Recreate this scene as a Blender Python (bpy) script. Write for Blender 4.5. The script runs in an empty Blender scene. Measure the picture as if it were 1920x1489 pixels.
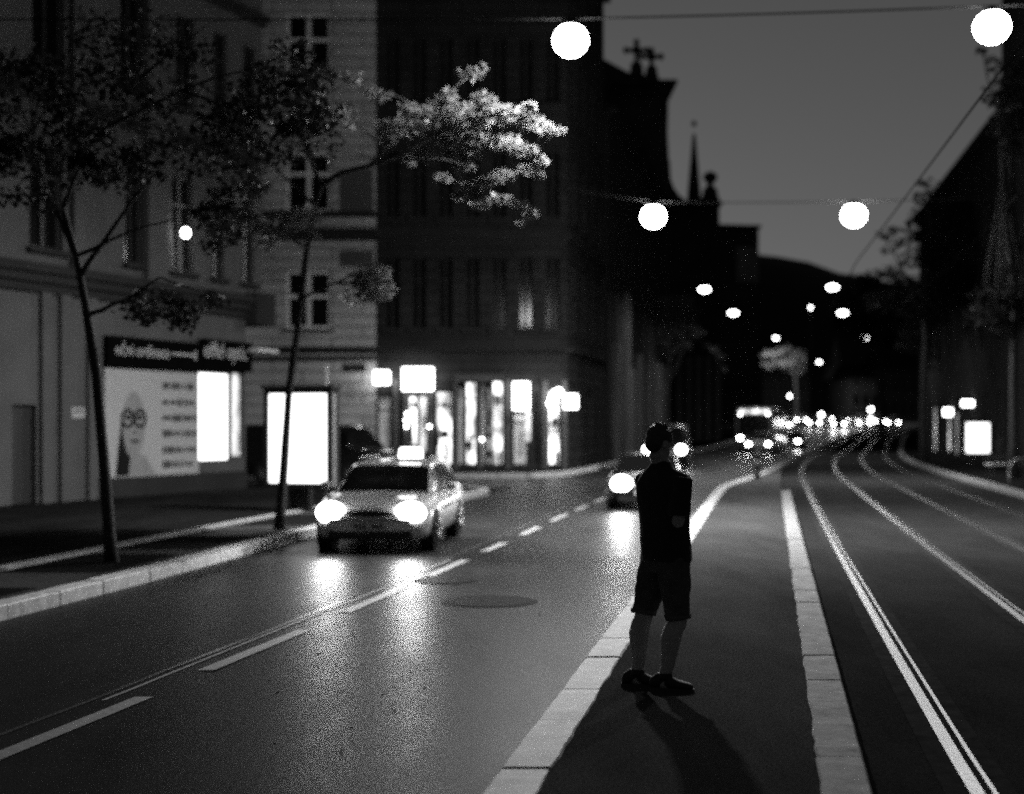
import bpy, math, random
import numpy as np
from mathutils import Vector, Matrix, noise
rad = math.radians
PI = math.pi
rnd = random.Random(7)
scn = bpy.context.scene
COL = scn.collection

# ------------------------------------------------------------------ camera, sky, exposure
CAM_H = 1.9
cd = bpy.data.cameras.new('camera'); cam = bpy.data.objects.new('camera', cd); COL.objects.link(cam)
cam.location = (0, 0, CAM_H); cam.rotation_euler = (rad(90), 0, 0)
cd.sensor_width = 36; cd.lens = 50; cd.shift_y = (797 - 744.5) / 1920
cd.clip_start = 0.1; cd.clip_end = 3000
cd.dof.use_dof = True; cd.dof.focus_distance = 9.6; cd.dof.aperture_fstop = 0.95
scn.camera = cam
w = bpy.data.worlds.new('World'); scn.world = w; w.use_nodes = True
nt = w.node_tree; nt.nodes.clear()
o_ = nt.nodes.new('ShaderNodeOutputWorld'); b_ = nt.nodes.new('ShaderNodeBackground')
s_ = nt.nodes.new('ShaderNodeTexSky'); bw = nt.nodes.new('ShaderNodeRGBToBW')
s_.sky_type = 'NISHITA'; s_.sun_disc = False
s_.sun_elevation = rad(-1.05); s_.sun_rotation = rad(-25); s_.air_density = 1.0; s_.dust_density = 0.5
b_.inputs['Strength'].default_value = 0.15
nt.links.new(s_.outputs[0], bw.inputs[0]); nt.links.new(bw.outputs[0], b_.inputs[0]); nt.links.new(b_.outputs[0], o_.inputs[0])
vs = scn.view_settings
scn.display_settings.display_device = 'sRGB'
vs.view_transform = 'Standard'; vs.look = 'None'; vs.exposure = 0.0; vs.gamma = 1.0; vs.use_curve_mapping = False
cy = scn.cycles
cy.use_denoising = False
try: cy.denoiser = 'OPENIMAGEDENOISE'
except Exception: pass
cy.sample_clamp_direct = 30; cy.use_adaptive_sampling = False; cy.filter_width = 1.9; cy.sample_clamp_indirect = 1.5
cy.max_bounces = 6; cy.diffuse_bounces = 3; cy.glossy_bounces = 3; cy.transparent_max_bounces = 6; cy.volume_bounces = 0
cy.caustics_reflective = False; cy.caustics_refractive = False
cy.use_light_tree = True

# ------------------------------------------------------------------ mapping helpers
F = 2667.0
def kx(px): return (px - 960) / F
def P(px, py, z): return Vector((kx(px) * z, z, CAM_H + (797 - py) / F * z))
def hz(py, z): return CAM_H + (797 - py) / F * z
def lerp(a, b, t): return a + (b - a) * t
def curve(pts):
    xs = [p[0] for p in pts]; ys = [p[1] for p in pts]; n = len(xs)
    m = []
    for i in range(n):
        if i == 0: m.append((ys[1]-ys[0])/(xs[1]-xs[0]))
        elif i == n-1: m.append((ys[-1]-ys[-2])/(xs[-1]-xs[-2]))
        else: m.append((ys[i+1]-ys[i-1])/(xs[i+1]-xs[i-1]))
    def f(x):
        if x <= xs[0]: return ys[0] + m[0]*(x-xs[0])
        if x >= xs[-1]: return ys[-1] + m[-1]*(x-xs[-1])
        for i in range(n-1):
            if x <= xs[i+1]:
                h = xs[i+1]-xs[i]; t = (x-xs[i])/h
                return ((2*t**3-3*t*t+1)*ys[i] + (t**3-2*t*t+t)*h*m[i] + (-2*t**3+3*t*t)*ys[i+1] + (t**3-t*t)*h*m[i+1])
    return f
def gz(y):
    t = y - 105
    if t <= 0: return 0.0
    return 0.0243 * (t - 10 * (1 - math.exp(-t / 10)))

# ------------------------------------------------------------------ materials (a black and white place: every colour is a grey)
def mat(name, base, rough=0.7, var=0.0, scale=5.0, bump=0.0, bscale=40.0, metal=0.0, spec=0.5, kind='noise', bdist=0.01, coat=0.0, trans=0.0):
    m = bpy.data.materials.new(name); m.use_nodes = True
    n = m.node_tree.nodes; l = m.node_tree.links
    p = n['Principled BSDF']
    p.inputs['Base Color'].default_value = (base, base, base, 1); p.inputs['Roughness'].default_value = rough
    p.inputs['Metallic'].default_value = metal; p.inputs['Specular IOR Level'].default_value = spec
    if coat: p.inputs['Coat Weight'].default_value = coat; p.inputs['Coat Roughness'].default_value = 0.08
    tc = n.new('ShaderNodeTexCoord')
    if var:
        t = n.new('ShaderNodeTexNoise'); t.inputs['Scale'].default_value = scale; t.inputs['Detail'].default_value = 6; t.inputs['Roughness'].default_value = 0.65
        r = n.new('ShaderNodeMapRange'); r.inputs[1].default_value = 0.25; r.inputs[2].default_value = 0.75
        r.inputs[3].default_value = base * (1 - var); r.inputs[4].default_value = base * (1 + var)
        l.new(tc.outputs['Object'], t.inputs[0]); l.new(t.outputs[0], r.inputs[0]); l.new(r.outputs[0], p.inputs['Base Color'])
    if bump:
        t2 = n.new('ShaderNodeTexNoise'); t2.inputs['Scale'].default_value = bscale; t2.inputs['Detail'].default_value = 4
        b = n.new('ShaderNodeBump'); b.inputs['Strength'].default_value = bump; b.inputs['Distance'].default_value = bdist
        l.new(tc.outputs['Object'], t2.inputs[0]); l.new(t2.outputs[0], b.inputs['Height']); l.new(b.outputs[0], p.inputs['Normal'])
    return m
def emat(name, strength, base=0.8, pattern=None):
    m = bpy.data.materials.new(name); m.use_nodes = True
    n = m.node_tree.nodes; l = m.node_tree.links
    p = n['Principled BSDF']; p.inputs['Base Color'].default_value = (base,)*3 + (1,)
    p.inputs['Emission Color'].default_value = (1, 1, 1, 1); p.inputs['Emission Strength'].default_value = strength
    p.inputs['Roughness'].default_value = 0.3
    if pattern:     # goods on show behind the lit glass
        tc = n.new('ShaderNodeTexCoord'); mp = n.new('ShaderNodeMapping'); mp.inputs['Scale'].default_value = pattern
        t = n.new('ShaderNodeTexNoise'); t.inputs['Scale'].default_value = 1.0; t.inputs['Detail'].default_value = 5
        r = n.new('ShaderNodeMapRange'); r.inputs[1].default_value = 0.38; r.inputs[2].default_value = 0.62
        r.inputs[3].default_value = strength * 0.04; r.inputs[4].default_value = strength
        l.new(tc.outputs['Object'], mp.inputs[0]); l.new(mp.outputs[0], t.inputs[0]); l.new(t.outputs[0], r.inputs[0]); l.new(r.outputs[0], p.inputs['Emission Strength'])
    return m
def masonry(name, base, bw_=0.9, bh=0.42, mortar=0.03, jdark=0.45, var=0.12):
    m = bpy.data.materials.new(name); m.use_nodes = True
    n = m.node_tree.nodes; l = m.node_tree.links
    p = n['Principled BSDF']; p.inputs['Roughness'].default_value = 0.85; p.inputs['Specular IOR Level'].default_value = 0.0
    tc = n.new('ShaderNodeTexCoord'); sp = n.new('ShaderNodeSeparateXYZ'); cb = n.new('ShaderNodeCombineXYZ')
    br = n.new('ShaderNodeTexBrick'); br.inputs['Scale'].default_value = 1.0
    br.inputs['Brick Width'].default_value = bw_; br.inputs['Row Height'].default_value = bh; br.inputs['Mortar Size'].default_value = mortar
    br.inputs['Color1'].default_value = (base,)*3 + (1,); br.inputs['Color2'].default_value = (base*0.86,)*3 + (1,)
    br.inputs['Mortar'].default_value = (base*jdark,)*3 + (1,)
    l.new(tc.outputs['Object'], sp.inputs[0]); l.new(sp.outputs[0], cb.inputs[0]); l.new(sp.outputs[2], cb.inputs[1]); l.new(cb.outputs[0], br.inputs[0])
    t = n.new('ShaderNodeTexNoise'); t.inputs['Scale'].default_value = 0.6; t.inputs['Detail'].default_value = 7
    l.new(tc.outputs['Object'], t.inputs[0])
    r = n.new('ShaderNodeMapRange'); r.inputs[1].default_value = 0.25; r.inputs[2].default_value = 0.75; r.inputs[3].default_value = 1 - 2.5*var; r.inputs[4].default_value = 1 + var
    l.new(t.outputs[0], r.inputs[0])
    mx = n.new('ShaderNodeMix'); mx.data_type = 'RGBA'; mx.blend_type = 'MULTIPLY'; mx.inputs[0].default_value = 1.0
    l.new(br.outputs[0], mx.inputs[6]); l.new(r.outputs[0], mx.inputs[7]); l.new(mx.outputs[2], p.inputs['Base Color'])
    b = n.new('ShaderNodeBump'); b.inputs['Distance'].default_value = 0.03; b.inputs['Strength'].default_value = 0.7; b.invert = True
    l.new(br.outputs[1], b.inputs['Height']); l.new(b.outputs[0], p.inputs['Normal'])
    return m
def road_mat(name, base, rough, var, patch, spec=0.5, bump=0.5):
    m = bpy.data.materials.new(name); m.use_nodes = True
    n = m.node_tree.nodes; l = m.node_tree.links
    p = n['Principled BSDF']; p.inputs['Specular IOR Level'].default_value = spec
    tc = n.new('ShaderNodeTexCoord')
    def nz(scale, det, sx=1, sy=1):
        mp = n.new('ShaderNodeMapping'); mp.inputs['Scale'].default_value = (sx, sy, 1)
        t = n.new('ShaderNodeTexNoise'); t.inputs['Scale'].default_value = scale; t.inputs['Detail'].default_value = det; t.inputs['Roughness'].default_value = 0.7
        l.new(tc.outputs['Object'], mp.inputs[0]); l.new(mp.outputs[0], t.inputs[0]); return t
    big = nz(0.5, 5, 1.6, 0.5); fine = nz(55, 3); grit = nz(160, 2)
    r1 = n.new('ShaderNodeMapRange'); r1.inputs[1].default_value = .3; r1.inputs[2].default_value = .7; r1.inputs[3].default_value = 1-patch; r1.inputs[4].default_value = 1+patch
    l.new(big.outputs[0], r1.inputs[0])
    r2 = n.new('ShaderNodeMapRange'); r2.inputs[1].default_value = .3; r2.inputs[2].default_value = .7; r2.inputs[3].default_value = base*(1-var); r2.inputs[4].default_value = base*(1+var)
    l.new(fine.outputs[0], r2.inputs[0])
    mu = n.new('ShaderNodeMath'); mu.operation = 'MULTIPLY'; l.new(r1.outputs[0], mu.inputs[0]); l.new(r2.outputs[0], mu.inputs[1]); l.new(mu.outputs[0], p.inputs['Base Color'])
    r3 = n.new('ShaderNodeMapRange'); r3.inputs[1].default_value = .3; r3.inputs[2].default_value = .7; r3.inputs[3].default_value = rough-.07; r3.inputs[4].default_value = rough+.08
    l.new(big.outputs[0], r3.inputs[0]); l.new(r3.outputs[0], p.inputs['Roughness'])
    ad = n.new('ShaderNodeMath'); ad.operation = 'ADD'; l.new(fine.outputs[0], ad.inputs[0]); l.new(grit.outputs[0], ad.inputs[1])
    b = n.new('ShaderNodeBump'); b.inputs['Strength'].default_value = bump; b.inputs['Distance'].default_value = 0.006
    l.new(ad.outputs[0], b.inputs['Height']); l.new(b.outputs[0], p.inputs['Normal'])
    return m
def leaf_mat(name, base):
    m = mat(name, base, rough=0.6, var=0.45, scale=3.0, spec=0.12)
    n = m.node_tree.nodes; l = m.node_tree.links
    p = n['Principled BSDF']; out = [x for x in n if x.type == 'OUTPUT_MATERIAL'][0]
    tr = n.new('ShaderNodeBsdfTranslucent'); tr.inputs[0].default_value = (base*1.1,)*3 + (1,)
    ms = n.new('ShaderNodeMixShader'); ms.inputs[0].default_value = 0.35
    l.new(p.outputs[0], ms.inputs[1]); l.new(tr.outputs[0], ms.inputs[2]); l.new(ms.outputs[0], out.inputs[0])
    return m
def sheen(m, w_):
    p = m.node_tree.nodes['Principled BSDF']; p.inputs['Sheen Weight'].default_value = w_; p.inputs['Sheen Roughness'].default_value = 0.4; return m
M = dict(
    asphalt = road_mat('asphalt', 0.022, 0.42, 0.7, 0.5, 0.019, 0.12),
    track = road_mat('track_asphalt', 0.030, 0.62, 0.5, 0.3, 0.0, 0.7),
    island = road_mat('island_asphalt', 0.066, 0.72, 0.6, 0.35, 0.0, 0.8),
    pave = road_mat('mosaic_paving', 0.014, 0.7, 0.5, 0.4, 0.0, 0.8),
    ground = road_mat('earth', 0.03, 0.85, 0.4, 0.3, 0.0, 0.5),
    soil = road_mat('soil', 0.012, 0.95, 0.5, 0.3, 0.0, 0.9),
    slab = road_mat('pale_slabs', 0.05, 0.75, 0.4, 0.3, 0.0, 0.6),
    granite = mat('granite', 0.52, 0.6, spec=.25, var=0.5, scale=9, bump=0.5, bscale=45, bdist=0.006),
    granite2 = mat('granite_worn', 0.29, 0.7, spec=.06, var=0.55, scale=8, bump=0.5, bscale=40, bdist=0.006),
    paint = mat('road_paint', 0.32, 0.5, var=0.35, scale=14, bump=0.4, bscale=70, bdist=0.004),
    seam = mat('seam_bitumen', 0.05, 0.3, var=0.3, scale=8, bump=0.3, bscale=30),
    steel = mat('rail_steel', 0.12, 0.42, metal=1.0, var=0.25, scale=3, bump=0.15, bscale=30),
    railside = mat('rail_bedding', 0.035, 0.7, spec=0.0, var=0.45, scale=6, bump=0.4, bscale=50),
    disc_dark = mat('dark_disc_grey', 0.009, 0.6, spec=0.012, var=0.4, scale=12, bump=0.5, bscale=40),  # dark grey of the flat discs in the road
    plA = mat('plaster_grey', 0.10, 0.9, spec=0.0, var=0.2, scale=0.8, bump=0.25, bscale=6),
    plA2 = mat('plaster_dark', 0.035, 0.9, spec=0.0, var=0.2, scale=1.2, bump=0.25, bscale=6),
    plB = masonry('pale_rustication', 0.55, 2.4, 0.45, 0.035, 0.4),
    plB2 = masonry('dark_rustication', 0.04, 2.0, 0.45, 0.03, 0.5),  # same masonry in a much darker base grey
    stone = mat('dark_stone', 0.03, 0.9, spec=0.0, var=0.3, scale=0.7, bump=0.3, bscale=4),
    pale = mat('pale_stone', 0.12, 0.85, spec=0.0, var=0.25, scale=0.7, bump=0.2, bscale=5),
    white = mat('white_trim', 0.78, 0.6, spec=0.0, var=0.1, scale=4),
    dframe = mat('dark_frame', 0.03, 0.5, var=0.2, scale=8),
    glass = mat('night_glass', 0.006, 0.12, spec=0.2, var=0.2, scale=2),
    roof = mat('roof_tiles', 0.012, 0.8, spec=0.0, var=0.3, scale=6, bump=0.5, bscale=18),
    bark = mat('bark', 0.022, 0.9, var=0.5, scale=14, bump=0.8, bscale=30, bdist=0.02),
    leaf = leaf_mat('leaf', 0.12), leaf_shade = leaf_mat('leaf_shaded', 0.012),  # second, shaded copy: darkness of unlit crowns put into its colour
    black = mat('black_metal', 0.012, 0.4, var=0.2, scale=8),
    wire = mat('wire', 0.01, 0.8, spec=0.0, var=0.2, scale=8),
    silver = mat('galvanised', 0.35, 0.4, metal=0.6, var=0.2, scale=8),
    carw = mat('taxi_paint', 0.8, 0.32, coat=1.0, var=0.06, scale=2),
    card = mat('dark_car_paint', 0.008, 0.3, coat=1.0, var=0.1, scale=2),
    carg = mat('grey_car_paint', 0.16, 0.3, coat=1.0, var=0.1, scale=2),
    rubber = mat('rubber', 0.01, 0.85, var=0.3, scale=20),
    chrome = mat('chrome', 0.7, 0.15, metal=1.0, var=0.05, scale=10),
    plate = mat('plate', 0.55, 0.5, var=0.1, scale=10),
    grille = mat('grille', 0.008, 0.5, var=0.2, scale=20),
    skin = mat('skin', 0.27, 0.55, var=0.15, scale=12, bump=0.1, bscale=60),
    hair = sheen(mat('hair', 0.01, 0.5, var=0.4, scale=60, bump=0.6, bscale=120), .25),
    shirt = sheen(mat('shirt', 0.008, 0.9, var=0.3, scale=20, bump=0.4, bscale=25), .12),
    shorts = mat('shorts', 0.05, 0.9, var=0.6, scale=11, bump=0.5, bscale=20),
    shoe = mat('shoe', 0.008, 0.7, var=0.3, scale=20), sole = mat('sole', 0.03, 0.8, var=0.2, scale=20),
    poster = mat('poster_paper', 0.42, 0.8, spec=0.0, var=0.05, scale=1), ink = mat('poster_ink', 0.015, 0.8, spec=0.0, var=0.2, scale=5),
    inkg = mat('poster_grey', 0.09, 0.8, spec=0.0, var=0.25, scale=3), skinp = mat('poster_skin', 0.27, 0.8, spec=0.0, var=0.08, scale=3),
    signb = mat('sign_black', 0.004, 0.9, spec=0.0, var=0.2, scale=6), signt = mat('sign_letter', 0.5, 0.5, var=0.1, scale=6),
    lamp = emat('lamp_glow', 120), lampf = emat('far_lamp_glow', 12), panel = emat('lit_panel', 2.4), head = emat('headlight_glow', 14), headhi2 = emat('far_high_beam_glow', 80), headhi = emat('high_beam_glow', 14), headf = emat('far_headlight_glow', 80),
    roofsign = emat('roof_sign_glow', 5.0), bulb = emat('bulb_glow', 12),
    win1 = emat('lit_window_strong', 3.2, pattern=(3, 3, 1.1)), win2 = emat('lit_window_soft', 0.9, pattern=(5, 5, 1.2)), win3 = emat('lit_window_dim', 0.10, pattern=(4, 4, 1.0)),
    sign = emat('lit_sign', 7.0), strip = emat('bus_strip_glow', 2.2, pattern=(3, 3, 3)), dot = emat('small_light_glow', 14),
)

for k_ in ('head', 'headhi', 'headhi2', 'headf', 'lampf', 'roofsign', 'bulb', 'dot', 'strip', 'win3'): M[k_].cycles.emission_sampling = 'NONE'      # too weak to light anything
# ------------------------------------------------------------------ mesh builder
class Fr:
    def __init__(s, o=(0,0,0), u=(1,0,0), n=None, z=(0,0,1)):
        s.o = Vector(o); s.u = Vector(u).normalized(); s.zz = Vector(z)
        s.n = Vector(n).normalized() if n is not None else s.zz.cross(s.u)     # default: d grows to the left of u seen from above
    def p(s, u, d, z): return s.o + s.u*u + s.n*d + s.zz*z
W0 = Fr()
class MB:
    def __init__(s): s.v = []; s.f = []; s.sm = []
    def add(s, vs, fs, smooth=False):
        b = len(s.v); s.v += [tuple(x) for x in vs]
        for f in fs: s.f.append(tuple(i+b for i in f)); s.sm.append(smooth)
        return s
    def box(s, fr, u0, u1, d0, d1, z0, z1):
        v = [fr.p(a, b, c) for c in (z0, z1) for b in (d0, d1) for a in (u0, u1)]
        return s.add(v, [(0,2,3,1),(4,5,7,6),(0,1,5,4),(1,3,7,5),(3,2,6,7),(2,0,4,6)])
    def quad(s, a, b, c, d): return s.add([a, b, c, d], [(0,1,2,3)])
    def tube(s, pts, rs, n=8, smooth=True, caps=True):
        pts = [Vector(p) for p in pts]
        if not hasattr(rs, '__len__'): rs = [rs]*len(pts)
        v = []; ref = None
        for i, p in enumerate(pts):
            t = (pts[min(i+1, len(pts)-1)] - pts[max(i-1, 0)]).normalized()
            if ref is None:
                ref = t.orthogonal().normalized()
            ref = (ref - t*ref.dot(t)); ref = ref.normalized() if ref.length > 1e-5 else t.orthogonal().normalized()
            bi = t.cross(ref)
            for k in range(n):
                a = 2*PI*k/n; v.append(p + (ref*math.cos(a) + bi*math.sin(a))*rs[i])
        f = []
        for i in range(len(pts)-1):
            for k in range(n): f.append((i*n+k, i*n+(k+1)%n, (i+1)*n+(k+1)%n, (i+1)*n+k))
        if caps: f.append(tuple(range(n-1,-1,-1))); f.append(tuple(range((len(pts)-1)*n, len(pts)*n)))
        return s.add(v, f, smooth)
    def loft(s, rings, smooth=True, caps=True):
        n = len(rings[0]); v = [p for r in rings for p in r]; f = []
        for i in range(len(rings)-1):
            for k in range(n): f.append((i*n+k, i*n+(k+1)%n, (i+1)*n+(k+1)%n, (i+1)*n+k))
        if caps: f.append(tuple(range(n-1,-1,-1))); f.append(tuple(range((len(rings)-1)*n, len(rings)*n)))
        return s.add(v, f, smooth)
    def lathe(s, o, prof, n=16, axis='z', fr=W0, smooth=True):
        o = Vector(o); v = []; f = []
        ax = {'z': (fr.u, fr.n, fr.zz), 'y': (fr.u, fr.zz, fr.n), 'x': (fr.n, fr.zz, fr.u)}[axis]
        for r, h in prof:
            for k in range(n):
                a = 2*PI*k/n; v.append(o + ax[0]*r*math.cos(a) + ax[1]*r*math.sin(a) + ax[2]*h)
        for i in range(len(prof)-1):
            for k in range(n): f.append((i*n+k, i*n+(k+1)%n, (i+1)*n+(k+1)%n, (i+1)*n+k))
        f.append(tuple(range(n-1,-1,-1))); f.append(tuple(range((len(prof)-1)*n, len(prof)*n)))
        return s.add(v, f, smooth)
    def ell(s, o, r, n=14, m=8, rot=None, smooth=True):
        o = Vector(o); v = []; f = []
        for i in range(m+1):
            th = PI*i/m
            for k in range(n):
                a = 2*PI*k/n
                q = Vector((r[0]*max(math.sin(th), .02)*math.cos(a), r[1]*max(math.sin(th), .02)*math.sin(a), -r[2]*math.cos(th)))
                if rot is not None: q = rot @ q
                v.append(o + q)
        for i in range(m):
            for k in range(n): f.append((i*n+k, i*n+(k+1)%n, (i+1)*n+(k+1)%n, (i+1)*n+k))
        f.append(tuple(range(n-1,-1,-1))); f.append(tuple(range(m*n, (m+1)*n)))
        return s.add(v, f, smooth)
    def prism(s, poly, fr, d0, d1):
        n = len(poly); v = [fr.p(u, d0, z) for u, z in poly] + [fr.p(u, d1, z) for u, z in poly]
        f = [tuple(range(n)), tuple(range(2*n-1, n-1, -1))] + [(i, i+n, (i+1)%n+n, (i+1)%n) for i in range(n)]
        return s.add(v, f)
    def mesh(s, name):
        me = bpy.data.meshes.new(name); me.from_pydata(s.v, [], s.f)
        me.polygons.foreach_set('use_smooth', s.sm); me.update(); return me
    def build(s, name, m, parent=None):
        return link(name, s.mesh(name), m, parent)
import bmesh
def fix_normals(me):
    b = bmesh.new(); b.from_mesh(me); bmesh.ops.recalc_face_normals(b, faces=b.faces); b.to_mesh(me); b.free()
def link(name, me, m, parent=None):
    if m is not None: me.materials.clear(); me.materials.append(M[m] if isinstance(m, str) else m)
    fix_normals(me)
    o = bpy.data.objects.new(name, me); COL.objects.link(o)
    if parent is not None:
        o.parent = parent; o.matrix_parent_inverse = WM(parent).inverted()
    return o
def WM(o):
    m = Matrix.LocRotScale(o.location, o.rotation_euler, o.scale)
    return m if o.parent is None else WM(o.parent) @ o.matrix_parent_inverse @ m
def tag(o, label, cat, group=None):
    o['label'] = label; o['category'] = cat
    if group: o['group'] = group
    return o
def struct(o, kind='structure'): o['kind'] = kind; return o
def thing(name, label, cat, loc=(0,0,0), rz=0, group=None):
    o = bpy.data.objects.new(name, None); COL.objects.link(o); o.location = loc; o.rotation_euler = (0, 0, rz); o.empty_display_size = 0.2
    return tag(o, label, cat, group)
def copy_tree(o, parent=None):
    c = o.copy(); COL.objects.link(c)
    if parent is not None: c.parent = parent
    for ch in list(o.children): copy_tree(ch, c)
    return c
def apply_mods(me, mods):
    t = bpy.data.objects.new('temporary', me); COL.objects.link(t)
    for ty, kw in mods:
        md = t.modifiers.new(ty, ty)
        for k, v in kw.items(): setattr(md, k, v)
    dg = bpy.context.evaluated_depsgraph_get(); dg.update()
    r = bpy.data.meshes.new_from_object(t.evaluated_get(dg)); bpy.data.objects.remove(t)
    return r
def text_mesh(body, size):
    c = bpy.data.curves.new('lettering', 'FONT'); c.body = body; c.size = size; c.extrude = 0.012; c.resolution_u = 3
    return apply_mods(c, [])

# ================================================================== ground, road, tracks
rail1 = curve([(4,1.85),(7.57,2.44),(9.63,2.80),(13.58,3.50),(17.2,4.15),(22.5,5.10),(41.2,8.55),(55.7,11.3),(70.4,14.5),(86.6,18.4),(111,24.9),(140,33),(180,46),(230,63)])
kerbL = curve([(3,-6.6),(13.8,-4.95),(16.7,-4.47),(24,-3.38),(36.7,-1.03),(50.7,1.7),(61.8,3.8),(80,7.6),(100,12.6),(111,15.4),(140,23.2),(180,36),(230,53)])
isl0 = curve([(3,-.83),(7.38,-.05),(36.9,5.20),(42,6.25),(50,8.5),(64,12.0),(86.6,17.4),(111,23.9),(140,32),(180,45),(230,62)])
isl1 = curve([(3,1.03),(6.82,1.73),(38.4,7.52),(64,12.4)])
kerbR = lambda y: rail1(y) + 5.35 + 0.15*math.sin(y/17)
Z1, Z2, Z3 = 0.004, 0.008, 0.012
def yrange(a, b, st=1.5):
    n = max(2, int((b-a)/st)+1); return [a + (b-a)*i/(n-1) for i in range(n)]
def strip(name, lf, rf, ys, dz, m, parent=None, cols=1, skirt=0):
    mb = MB(); v = []; f = []; n = cols+1
    for y in ys:
        for c in range(n): v.append((lerp(lf(y), rf(y), c/cols), y, gz(y)+dz))
    for i in range(len(ys)-1):
        for c in range(cols): f.append((i*n+c, i*n+c+1, (i+1)*n+c+1, (i+1)*n+c))
    mb.add(v, f)
    if skirt:
        k = len(v)
        for side in (0, cols):
            vv = []; ff = []
            for y in ys:
                x = lf(y) if side == 0 else rf(y); vv += [(x, y, gz(y)+dz), (x, y, gz(y)+dz-skirt)]
            for i in range(len(ys)-1): ff.append((2*i, 2*i+1, 2*i+3, 2*i+2))
            mb.add(vv, ff)
    return mb.build(name, m, parent)
# one ground sheet to the horizon
g = MB(); xs = [-900,-400,-200,-120,-80,-50,-30,-15,0,15,30,50,80,120,200,400,900]; ys = [-80,-20]+yrange(0,104,8)+yrange(105,260,5)+[300,400,600,900,1500]
v = [(x, y, (gz(y) if y < 260 else gz(260)) - 0.02) for y in ys for x in xs]; n = len(xs)
g.add(v, [(i*n+c, i*n+c+1, (i+1)*n+c+1, (i+1)*n+c) for i in range(len(ys)-1) for c in range(n-1)], True)
struct(g.build('ground', 'ground'))
Y0 = 3.0
struct(strip('road', lambda y: kerbL(y)-.1, lambda y: isl0(y)+.05, yrange(Y0, 230), 0, 'asphalt'))
struct(strip('side_street', lambda y: -60, lambda y: kerbL(y)-.1, yrange(42.6, 50.6), 0, 'asphalt'))
struct(strip('tram_track_bed', lambda y: max(isl1(y)-.1 if y < 41 else isl0(y)-.4, isl0(y)+.05), lambda y: kerbR(y)+.1, yrange(Y0, 230), Z1, 'track'))
# island between road and tracks
struct(strip('island', lambda y: isl0(y)+.2, lambda y: isl1(y)-.2 if y < 39 else max(rail1(y)-.75, isl0(y)+.25), yrange(Y0, 62, 1.0), 0.128, 'island'))
def kerb(name, fn, y0, y1, width, h, m, jit=0.004, slen=(0.9, 1.3), side=1, r=rnd):
    """granite kerb stones laid end to end along x = fn(y); side=+1 the stones lie to the right of fn"""
    mb = MB(); y = y0
    while y < y1:
        L = r.uniform(*slen) * (1 if y < 40 else 2.2); ye = min(y+L, y1)
        gap = r.choice([.006, .008, .012, .02]); n = 5 if y < 30 else 2
        hh = h + r.uniform(-.006, .006); rings = []
        for i in range(n+1):
            t = lerp(y+gap, ye-gap, i/n); g_ = gz(t)
            a = fn(t) + r.uniform(-1, 1)*jit*.4; b = fn(t) + side*width + r.uniform(-1.6, 1)*jit*side*1.6
            lo, hi = min(a, b), max(a, b); e = .012
            ht = hh + r.uniform(-.003, .003)
            if i in (0, n): ht -= .004
            rings.append([(lo, t, g_-.05), (lo, t, g_+ht-e), (lo+e, t, g_+ht), (hi-e, t, g_+ht), (hi, t, g_+ht-e), (hi, t, g_-.05)])
        mb.loft(rings, smooth=False); y = ye
    return struct(mb.build(name, m))
kerb('island_kerb', isl0, Y0, 64, .27, .14, 'granite')
kerb('island_kerb', isl1, Y0, 38.4, .25, .138, 'granite2', side=-1)
# pavements
PA_END = 41.5; PB_START = 51.6
def kA(y): return kerbL(y) - (0 if y < 38.5 else (y-38.5)**2*.16)
struct(strip('pavement', lambda y: -40, lambda y: kA(y)-.2, yrange(Y0, PA_END, 1.0), .13, 'pave', cols=3, skirt=.2))
kerb('pavement_kerb', kA, Y0, PA_END, .26, .15, 'granite', side=-1, slen=(1.0, 1.5))
def kB(y): return kerbL(y) - max(0, (54-y))**2*.18
struct(strip('pavement', lambda y: -60, lambda y: kB(y)-.2, yrange(PB_START, 230, 2), .13, 'pave', cols=3, skirt=.2))
kerb('pavement_kerb', kB, PB_START, 150, .28, .15, 'granite', side=-1)
mb = MB()                                                   # kerb of the side street mouth
x = -18.0
while x < kB(PB_START)-.3:
    L = rnd.uniform(1.0, 1.5); mb.box(W0, x+.01, min(x+L, kB(PB_START)-.29)-.01, PB_START-.28, PB_START-.01, -.05, .15+rnd.uniform(-.005,.005)); x += L
struct(mb.build('pavement_kerb', 'granite'))
struct(strip('pavement', lambda y: kerbR(y)+.2, lambda y: kerbR(y)+70, yrange(Y0, 230, 2), .128, 'pave', cols=3, skirt=.2))
kerb('pavement_kerb', kerbR, Y0, 150, .26, .145, 'granite2', side=1)
# pale slab band behind the kerb, dark soil pits round the trunks
struct(strip('slab_band', lambda y: kA(y)-1.75, lambda y: kA(y)-.3, yrange(8, 39, 1), .134, 'slab'))
for y0, y1 in ((12.2, 15.4), (17.0, 19.4), (20.2, 22.6), (25.0, 28.2)):
    struct(strip('tree_pit', lambda y: kA(y)-1.7, lambda y: kA(y)-.45, yrange(y0, y1, .8), .139, 'soil'))
struct(strip('pit_edging', lambda y: kA(y)-1.98, lambda y: kA(y)-1.78, yrange(8, 37, 1), .165, 'granite2', skirt=.05))
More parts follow.
